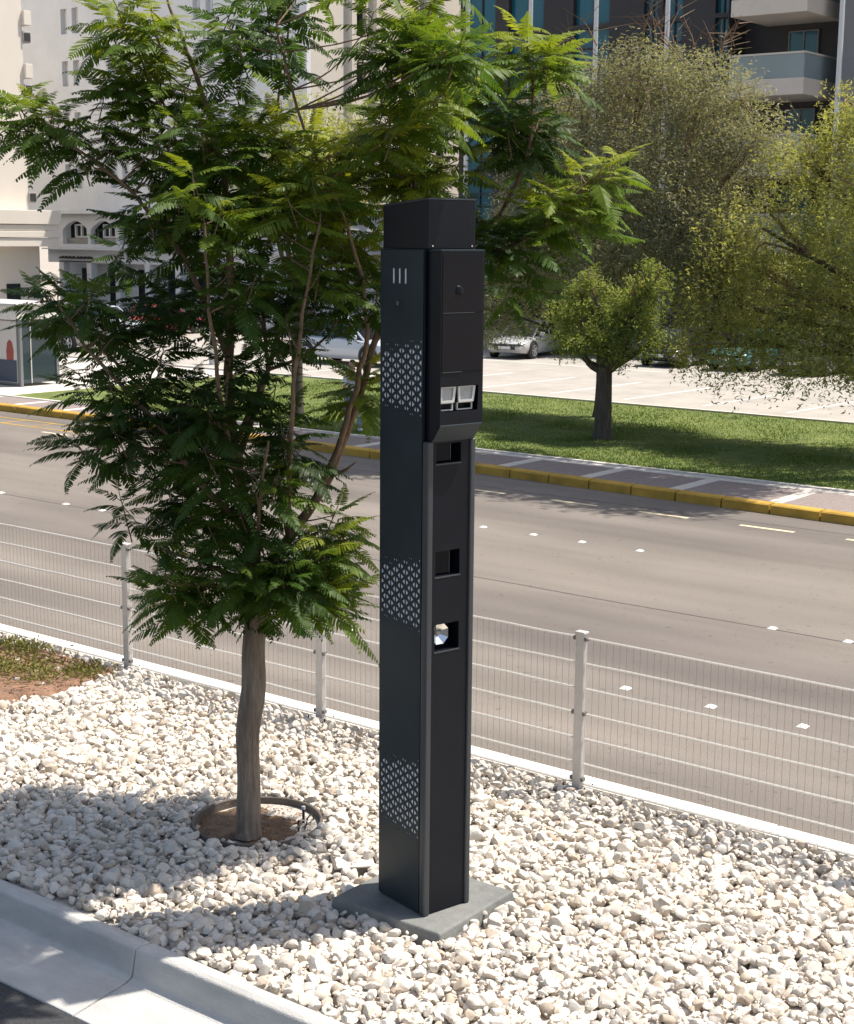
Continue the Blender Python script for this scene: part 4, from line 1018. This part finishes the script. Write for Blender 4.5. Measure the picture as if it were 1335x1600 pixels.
for (z, a, b) in ((3.55, -69.95, -69.65), (3.38, -70.05, -69.55), (3.22, -70.0, -69.52)):
    MB().box(a, b, 60.25, 60.268, z, z + .09).build('letter', 'ink', s2)
# sunlit cream block at the far left
CB = empty('cream_block', (-76, 47, 0), 0, 'sunlit cream block at the far left edge with wall mounted cooling units', 'building')
CI = Matrix.Translation((76, -47, 0))
def cb(mb, name, m, **k):
    o = mb.build(name, m, CB, **k); o.matrix_parent_inverse = CI; return o
cb(MB().box(-84, -70, 38, 53.95, 5.9, 22), 'wall', 'facade_cream')
cb(MB().box(-84, -70.01, 38, 54.6, 0, 3.95), 'lower_wall', 'facade_cream')
for z0, z1, e in ((3.96, 4.42, 0), (4.45, 4.78, .06), (4.81, 5.12, .0), (5.15, 5.895, .10)):
    cb(MB().box(-84, -68.9 + e, 38, 55.1 + e, z0, z1), 'ledge_band', 'facade_cream', bevel=.02)
for z in (12.9, 15.65, 18.4):
    cb(MB().box(-71.2, -69.8, 53.951, 54.42, z, z + .75), 'ledge', 'facade_cream', bevel=.02)
for z in (6.3, 9.1, 12.0, 14.75, 17.5):
    a_ = cb(MB().box(-70.9, -69.9, 53.952, 54.45, z, z + .58), 'cooling_unit', 'ac', bevel=.02)
    MB().box(-69.899, -69.86, 54.02, 54.38, z + .08, z + .5).build('grille', 'ink', a_)
for zz_, yy in ((2.0, 52.3), (2.0, 50.0)):
    cb(MB().box(-70.009, -69.97, yy, yy + .9, .9, 1.95), 'window', 'dark_glass')

# dark block on the right with teal glass bands and balconies
DB = empty('dark_glass_block', (-38, 64, 0), 0, 'dark office block with teal vertical windows and cream balconies', 'building')
DI = Matrix.Translation((38, -64, 0))
def db(mb, name, m, parent=None, **k):
    o = mb.build(name, m, parent or DB, **k); o.matrix_parent_inverse = DI if parent is None else Matrix.Identity(4); return o
cols = [(-47.9, -46.0), (-45.2, -43.15), (-41.45, -39.45), (-37.6, -36.9), (-36.6, -35.6), (-33.95, -33.3)]
hl = []
for (a, b) in cols:
    for k in range(8): hl.append((a, b, 1.2 + 3.35 * k, 4.35 + 3.35 * k))
me = plate_with_holes('front_wall', [(-48.15, 0.0), (-33.25, 0.0), (-33.25, 28), (-48.15, 28)], [[(a, c), (b, c), (b, d), (a, d)] for a, b, c, d in hl], .4)
o = link('front_wall', me, 'facade_dark', DB); o.rotation_euler = (R(90), 0, 0); o.location = (38, .2, 0)
for a, b, c, d in hl:
    wo = db(MB().box(a, b, 64.28, 64.33, c, d), 'window', 'teal_glass')
    MB().box(a, b, 64.18, 64.275, c + 2.25, c + 2.31).build('mullion', 'facade_dark', wo)
    MB().box((a + b) / 2 - .03, (a + b) / 2 + .03, 64.20, 64.275, c, d).build('mullion', 'facade_dark', wo)
db(MB().box(-48.15, -33.25, 64.42, 80, 0, 27.98), 'core', 'facade_dark')
db(MB().box(-33.24, -27.9, 65.6, 80, 0, 27.98), 'balcony_wall', 'facade_dark')
db(MB().box(-27.89, -26.6, 63.6, 80, 0, 28), 'pier', 'facade_grey')
db(MB().box(-26.59, -23.5, 64.6, 80, 0, 28), 'bay', 'facade_dark')
for k, xa in enumerate((-26.35, -25.75, -24.6)):
    db(MB().box(xa, xa + .16, 64.3, 64.6, 0, 28), 'fin', 'facade_grey')
db(MB().box(-23.49, -10, 64.0, 80, 0, 28), 'wing', 'facade_dark')
for k in range(6):
    for j in range(7): db(MB().box(-22.8 + 2.2 * k, -21.4 + 2.2 * k, 63.93, 63.99, 1.2 + 3.35 * j, 4.2 + 3.35 * j), 'window', 'teal_glass')
for k in range(1, 7):
    z = 10.72 + 3.34 * (k - 3)
    bl = db(MB().box(-32.15, -28.65, 62.0, 65.59, z, z + .70), 'balcony', 'balcony', bevel=.03)
    MB().box(-32.13, -28.68, 62.03, 62.055, z + .71, z + 1.68).build('glass_rail', 'rail_glass', bl)
    MB().box(-28.69, -28.665, 62.06, 65.5, z + .71, z + 1.68).build('glass_rail', 'rail_glass', bl)
    MB().box(-32.16, -28.64, 62.0, 62.07, z + 1.685, z + 1.76).build('hand_rail', 'balcony', bl)
    MB().box(-28.70, -28.63, 62.071, 65.5, z + 1.685, z + 1.76).build('hand_rail', 'balcony', bl)
    dr = db(MB().box(-31.0, -29.7, 65.52, 65.59, z + .71, z + 3.0), 'balcony_door', 'teal_glass')
    for (a, b, c, d) in ((-31.06, -31.0, .71, 3.05), (-29.7, -29.64, .71, 3.05), (-31.0, -29.7, 3.0, 3.05), (-30.37, -30.31, .71, 3.0)):
        MB().box(a, b, 65.46, 65.58, z + c, z + d).build('door_frame', 'facade_grey', dr)
    if k == 3:
        ch = MB().box(-29.6, -29.1, 62.6, 63.1, z + .71, z + 1.15).box(-29.15, -29.08, 62.6, 63.1, z + 1.151, z + 1.6)
        o = ch.build('garden_chair', 'white_paint', bevel=.03); tag(o, 'white chair standing on the lower balcony behind its glass rail', 'chair')
        o = MB().box(-31.9, -31.0, 62.6, 63.2, z + .71, z + 1.05).build('planter', 'balcony', bevel=.04); tag(o, 'pale low planter box on the lower balcony', 'planter')
# slender flagpoles in front of the dark block
plab = ['leftmost slender pale flagpole, just right of the cream end wall', 'second pale flagpole from the left, above the tower', 'third pale flagpole from the left, at the acacia\'s left', 'fourth pale flagpole from the left, rising through the acacia top', 'pale flagpole right of the balconies']
for i, X in enumerate((-42.77, -39.37, -36.03, -32.61, -25.09)):
    p = empty('flagpole', (X, 57.4, 0), 0, plab[i], 'flagpole', 'pale flagpoles before the dark block')
    MB().tube([(0, 0, 0), (0, 0, 8), (0, 0, 17.5)], [.13, .115, .085], 12).build('pole', 'pole', p, smooth=True)
    MB().disc((0, 0, .03), (0, 0, 1), .28, .06, 16).build('base', 'pole', p)
    MB().disc((0, 0, 17.55), (0, 0, 1), .12, .1, 12).build('finial', 'pole', p, bevel=.03)

# ------------------------------------------------------------------ bus shelter
SH = empty('bus_shelter', (-39.45, 30.2, 0), 0, 'grey framed glass bus shelter at the left edge beside the pavement', 'bus shelter')
MB().box(-4.6, .10, -.45, 1.35, 2.08, 2.50).build('fascia', 'white_paint', SH, bevel=.02)
MB().box(-4.7, .18, -.55, 1.45, 2.502, 2.58).build('roof', 'galv', SH, bevel=.02)
for (x, y) in ((0, -.30), (0, 1.1), (-2.2, 1.1), (-4.4, -.30), (-4.4, 1.1)):
    MB().box(x - .05, x + .05, y - .05, y + .05, 0, 2.079).build('post', 'post_grey', SH, bevel=.01)
MB().box(-.012, .012, -.245, 1.045, .10, 2.07).build('end_glass', 'shelter_glass', SH)
MB().box(-.02, .03, .06, .10, .10, 2.07).build('glazing_bar', 'galv', SH)
MB().box(-2.14, -.06, 1.09, 1.11, .14, 2.07).build('back_glass', 'shelter_glass', SH)
MB().box(-4.34, -2.26, 1.09, 1.11, .14, 2.07).build('back_glass', 'shelter_glass', SH)
ad = MB().box(-1.9, -.08, -.34, -.26, .06, 2.07).build('poster_case', 'post_grey', SH, bevel=.01)
MB().box(-1.82, -.12, -.352, -.342, .12, 2.03).build('poster', 'poster_pale', ad)
MB().prism([(-.62, .75), (-.30, .75), (-.27, 1.10), (-.34, 1.38), (-.46, 1.46), (-.58, 1.36), (-.64, 1.08)], -.361, -.354, 'y').build('poster_figure', 'poster_red', ad)
MB().box(-1.1, -.14, -.370, -.363, .14, .82).build('poster_ground', 'poster_blue', ad)
MB().box(-3.6, -.8, .45, .9, .42, .48).build('bench_seat', 'galv', SH, bevel=.01)
for x in (-3.3, -1.1): MB().box(x, x + .06, .5, .85, 0, .419).build('bench_leg', 'galv', SH)

# pale square post behind the tree
bo = empty('white_post', (-41.2, 39.9, 0), 0, 'short pale square post at the car park edge behind the feathery tree', 'post')
MB().box(-.14, .14, -.14, .14, 0, 1.15).build('shaft', 'white_paint', bo, bevel=.015)
MB().box(-.17, .17, -.17, .17, 1.151, 1.21).build('cap', 'galv', bo, bevel=.01)

# ------------------------------------------------------------------ parked cars
def paint(name, c, metal=.3): return mat(name, c, .28, metal=metal, coat=.6)
def car(loc, rz, label, pm, suv=False):
    """sedan / suv, nose along +x"""
    t = empty('parked_car', loc, rz, label, 'car', 'parked cars in the car park')
    L, Wd = (4.6, .93) if suv else (4.5, .89)
    belt = 1.02 if suv else .90; roof = 1.72 if suv else 1.42; gb = .24 if suv else .18
    st = [(-L / 2, .62, belt - .10, .80), (-L / 2 + .12, .32, belt - .02, .93), (-L / 2 + .8, gb, belt, 1), (0, gb, belt - .02, 1), (.75, gb, belt - .04, 1), (L / 2 - .75, gb, belt - .12, .98), (L / 2 - .18, .25, belt - .22, .92), (L / 2, .45, belt - .34, .78)]
    V = []; F = []
    for (x, zb, zt, ws) in st:
        h = Wd * ws; V += [(x, 0, zb), (x, h * .86, zb), (x, h, zb + .16), (x, h * 1.0, (zb + zt) / 2 + .05), (x, h * .95, zt - .04), (x, h * .82, zt), (x, 0, zt + .03), (x, -h * .82, zt), (x, -h * .95, zt - .04), (x, -h, (zb + zt) / 2 + .05), (x, -h, zb + .16), (x, -h * .86, zb)]
    K = 12
    for i in range(len(st) - 1):
        for k in range(K): F.append((i * K + k, i * K + (k + 1) % K, (i + 1) * K + (k + 1) % K, (i + 1) * K + k))
    F += [tuple(range(K)), tuple(range((len(st) - 1) * K, len(st) * K))]
    bd = MB().add(V, F).build('body', pm, t, smooth=True)
    rb, rf = (-L / 2 + .12, -L / 2 + .35) if suv else (-L / 2 + .45, -L / 2 + 1.1)
    fb, ff = L / 2 - 1.15, L / 2 - 2.05
    b = Wd * .80; tpw = Wd * .66
    G8 = [(rb, -b, belt - .03), (fb, -b, belt - .08), (fb, b, belt - .08), (rb, b, belt - .03), (rf, -tpw, roof - .05), (ff, -tpw, roof - .05), (ff, tpw, roof - .05), (rf, tpw, roof - .05)]
    MB().add(G8, [(0, 3, 2, 1), (4, 5, 6, 7), (0, 1, 5, 4), (1, 2, 6, 5), (2, 3, 7, 6), (3, 0, 4, 7)]).build('glasshouse', 'dark_glass', t, bevel=.03)
    e = .012
    MB().add([(rf - .05, -tpw - e, roof - .075), (ff + .06, -tpw - e, roof - .075), (ff + .06, tpw + e, roof - .075), (rf - .05, tpw + e, roof - .075), (rf + .12, -tpw * .8, roof), (ff - .12, -tpw * .8, roof), (ff - .12, tpw * .8, roof), (rf + .12, tpw * .8, roof)],
             [(0, 3, 2, 1), (4, 5, 6, 7), (0, 1, 5, 4), (1, 2, 6, 5), (2, 3, 7, 6), (3, 0, 4, 7)]).build('roof', pm, t, bevel=.03, smooth=True)
    for s in (-1, 1):
        for (a0, a1, rr) in (((rb, s * b, belt - .03), (rf, s * tpw, roof - .06), .05), ((fb, s * b, belt - .08), (ff, s * tpw, roof - .06), .04), (((rb + fb) / 2 - .1, s * (b + .01), belt - .05), ((rf + ff) / 2, s * (tpw + .01), roof - .06), .04)):
            MB().tube([a0, a1], rr, 6).build('pillar', pm, t)
        for x in (-L / 2 + .82, L / 2 - .86):
            wr = .37 if suv else .325
            MB().disc((x, s * (Wd - .035), wr + .02), (0, 1, 0), wr + .055, .09, 24).build('wheel_arch', 'plastic', t)
            wh = MB().disc((x, s * (Wd - .075), wr), (0, 1, 0), wr, .21, 24).build('wheel', 'tyre', t, bevel=.03)
            rm = MB().disc((x, s * (Wd + .024), wr), (0, 1, 0), wr * .30, .02, 12)
            for q in range(5):
                a = q * 2 * math.pi / 5; rm.tube([(x, s * (Wd + .026), wr), (x + math.cos(a) * wr * .66, s * (Wd + .026), wr + math.sin(a) * wr * .66)], .035, 5)
            ring = [(x + math.cos(q * math.pi / 10) * wr * .66, s * (Wd + .022), wr + math.sin(q * math.pi / 10) * wr * .66) for q in range(21)]
            rm.tube(ring, .022, 5).build('rim', 'rim', wh)
        MB().box(L / 2 - .22, L / 2 - .02, s * Wd * .62 - .16, s * Wd * .62 + .16, belt - .47, belt - .33).build('headlight', 'lamp_clear', t, bevel=.03)
        MB().box(-L / 2 - .0, -L / 2 + .13, s * Wd * .66 - .14, s * Wd * .66 + .14, belt - .30, belt - .12).build('tail_light', 'lamp_red', t, bevel=.03)
        MB().box(fb - .35, fb - .17, s * (Wd + .10) - .09, s * (Wd + .10) + .09, belt - .02, belt + .13).build('mirror', pm, t, bevel=.04)
    MB().box(L / 2 - .06, L / 2 + .015, -.45, .45, .38, .56).build('grille', 'plastic', t, bevel=.02)
    MB().box(L / 2 - .02, L / 2 + .022, -.26, .26, .40, .51).build('number_plate', 'lamp_clear', t)
    MB().box(-L / 2 - .02, -L / 2 + .05, -.26, .26, .62, .73).build('number_plate', 'lamp_clear', t)
    return t
silver = paint('silver_paint', (.33, .32, .30)); white = paint('white_car_paint', (.70, .70, .70), 0); red = paint('red_paint', (.40, .03, .025), 0)
shaded_white = paint('shaded_white_paint', (.45, .45, .45), 0); bluew = paint('ice_paint', (.52, .57, .64), .1); black = paint('black_paint', (.02, .021, .024)); teal = paint('teal_paint', (.10, .24, .25)); dgrey = paint('dark_grey_paint', (.07, .075, .08))  # first one is white car paint with the tree shade put into its colour
car((-51.2, 41.0, 0), 0, 'silver grey car parked beside the bus shelter', silver, True)
car((-56.2, 47.4, 0), 0, 'ice blue car parked behind the silver grey car', bluew)
car((-55.3, 50.2, 0), R(94), 'bright red car parked among the cars at the left', red)
car((-53.9, 54.7, 0), 0, 'white car parked nearest the pale apartment block', white)
car((-37.75, 43.7, 0), R(2), 'pale blue white car parked just left of the tower', bluew, True)
car((-35.2, 51.6, 0), R(-80), 'white car parked in the tree shade right of the tower', shaded_white)
car((-28.6, 52.4, 0), R(-86), 'black car parked under the acacia, leftmost of its row', black)
car((-25.8, 52.6, 0), R(-90), 'teal car parked under the weeping tree, left of a dark grey car', teal)
car((-23.0, 52.6, 0), R(-92), 'dark grey car parked between two teal cars', dgrey)
car((-20.2, 52.7, 0), R(-90), 'teal car parked at the right edge under the weeping tree', teal, True)

# ------------------------------------------------------------------ walker
PN = empty('person', (-24.5, 28.35, 0.03), R(160), 'person in blue jeans and pale shoes walking on the pavement left of the tower', 'person')
def skin(name, m, verts, edges, parent, sub=2, root=0):
    me = bpy.data.meshes.new(name); me.from_pydata([v[:3] for v in verts], edges, []); o = link(name, me, m, parent)
    sm = o.modifiers.new('skin', 'SKIN'); sm.use_smooth_shade = True
    for i, v in enumerate(verts): me.skin_vertices[0].data[i].radius = v[3] if isinstance(v[3], tuple) else (v[3], v[3])
    me.skin_vertices[0].data[root].use_root = True
    ss = o.modifiers.new('sub', 'SUBSURF'); ss.levels = sub; ss.render_levels = sub
    return o
bv = [(0, 0, .95, (.13, .09)), (0, 0, 1.15, (.12, .085)), (0, 0, 1.36, (.15, .09)), (0, 0, 1.47, (.06, .06)), (.01, 0, 1.56, (.075, .085)), (.02, 0, 1.66, (.085, .09)), (.01, 0, 1.74, (.05, .055)),
      (0, .19, 1.39, .055), (-.06, .24, 1.13, .042), (.06, .25, .90, .033), (.10, .25, .82, .03), (0, -.19, 1.39, .055), (.05, -.24, 1.13, .042), (.14, -.24, .92, .033), (.18, -.24, .84, .03),
      (0, .09, .90, .085), (.14, .10, .50, .06), (.12, .10, .10, .042), (.24, .11, .04, .035), (0, -.09, .90, .085), (-.06, -.10, .50, .06), (-.26, -.10, .13, .042), (-.16, -.11, .05, .035)]
be = [(0, 1), (1, 2), (2, 3), (3, 4), (4, 5), (5, 6), (2, 7), (7, 8), (8, 9), (9, 10), (2, 11), (11, 12), (12, 13), (13, 14), (0, 15), (15, 16), (16, 17), (17, 18), (0, 19), (19, 20), (20, 21), (21, 22)]
body = skin('body', 'skin', bv, be, PN)
def grow(r, k): return tuple(q * k for q in r) if isinstance(r, tuple) else r * k
idx = [0, 15, 16, 17, 19, 20, 21]
tv = [bv[i][:3] + (grow(bv[i][3], 1.22),) for i in idx]
skin('jeans', 'denim', tv, [(0, 1), (1, 2), (2, 3), (0, 4), (4, 5), (5, 6)], PN)
idx = [0, 1, 2, 7, 8, 11, 12]
tv = [bv[i][:3] + (grow(bv[i][3], 1.18),) for i in idx]
skin('shirt', 'shirt', tv, [(0, 1), (1, 2), (2, 3), (3, 4), (2, 5), (5, 6)], PN, root=1)
skin('hair', 'hair', [(-.01, 0, 1.69, (.092, .095)), (-.015, 0, 1.76, (.06, .065))], [(0, 1)], PN)
for (a, b) in ((17, 18), (21, 22)):
    p, q = bv[a], bv[b]; skin('shoe', 'shoe', [(p[0] - .05, p[1], q[2] + .01, .05), (q[0], q[1], q[2], .045), (q[0] + .06, q[1], q[2] - .005, .032)], [(0, 1), (1, 2)], PN)
for s in (-1, 1):
    MB().disc((.095, s * .032, 1.665), (1, 0, 0), .012, .02, 8).build('eye', 'ink', body)
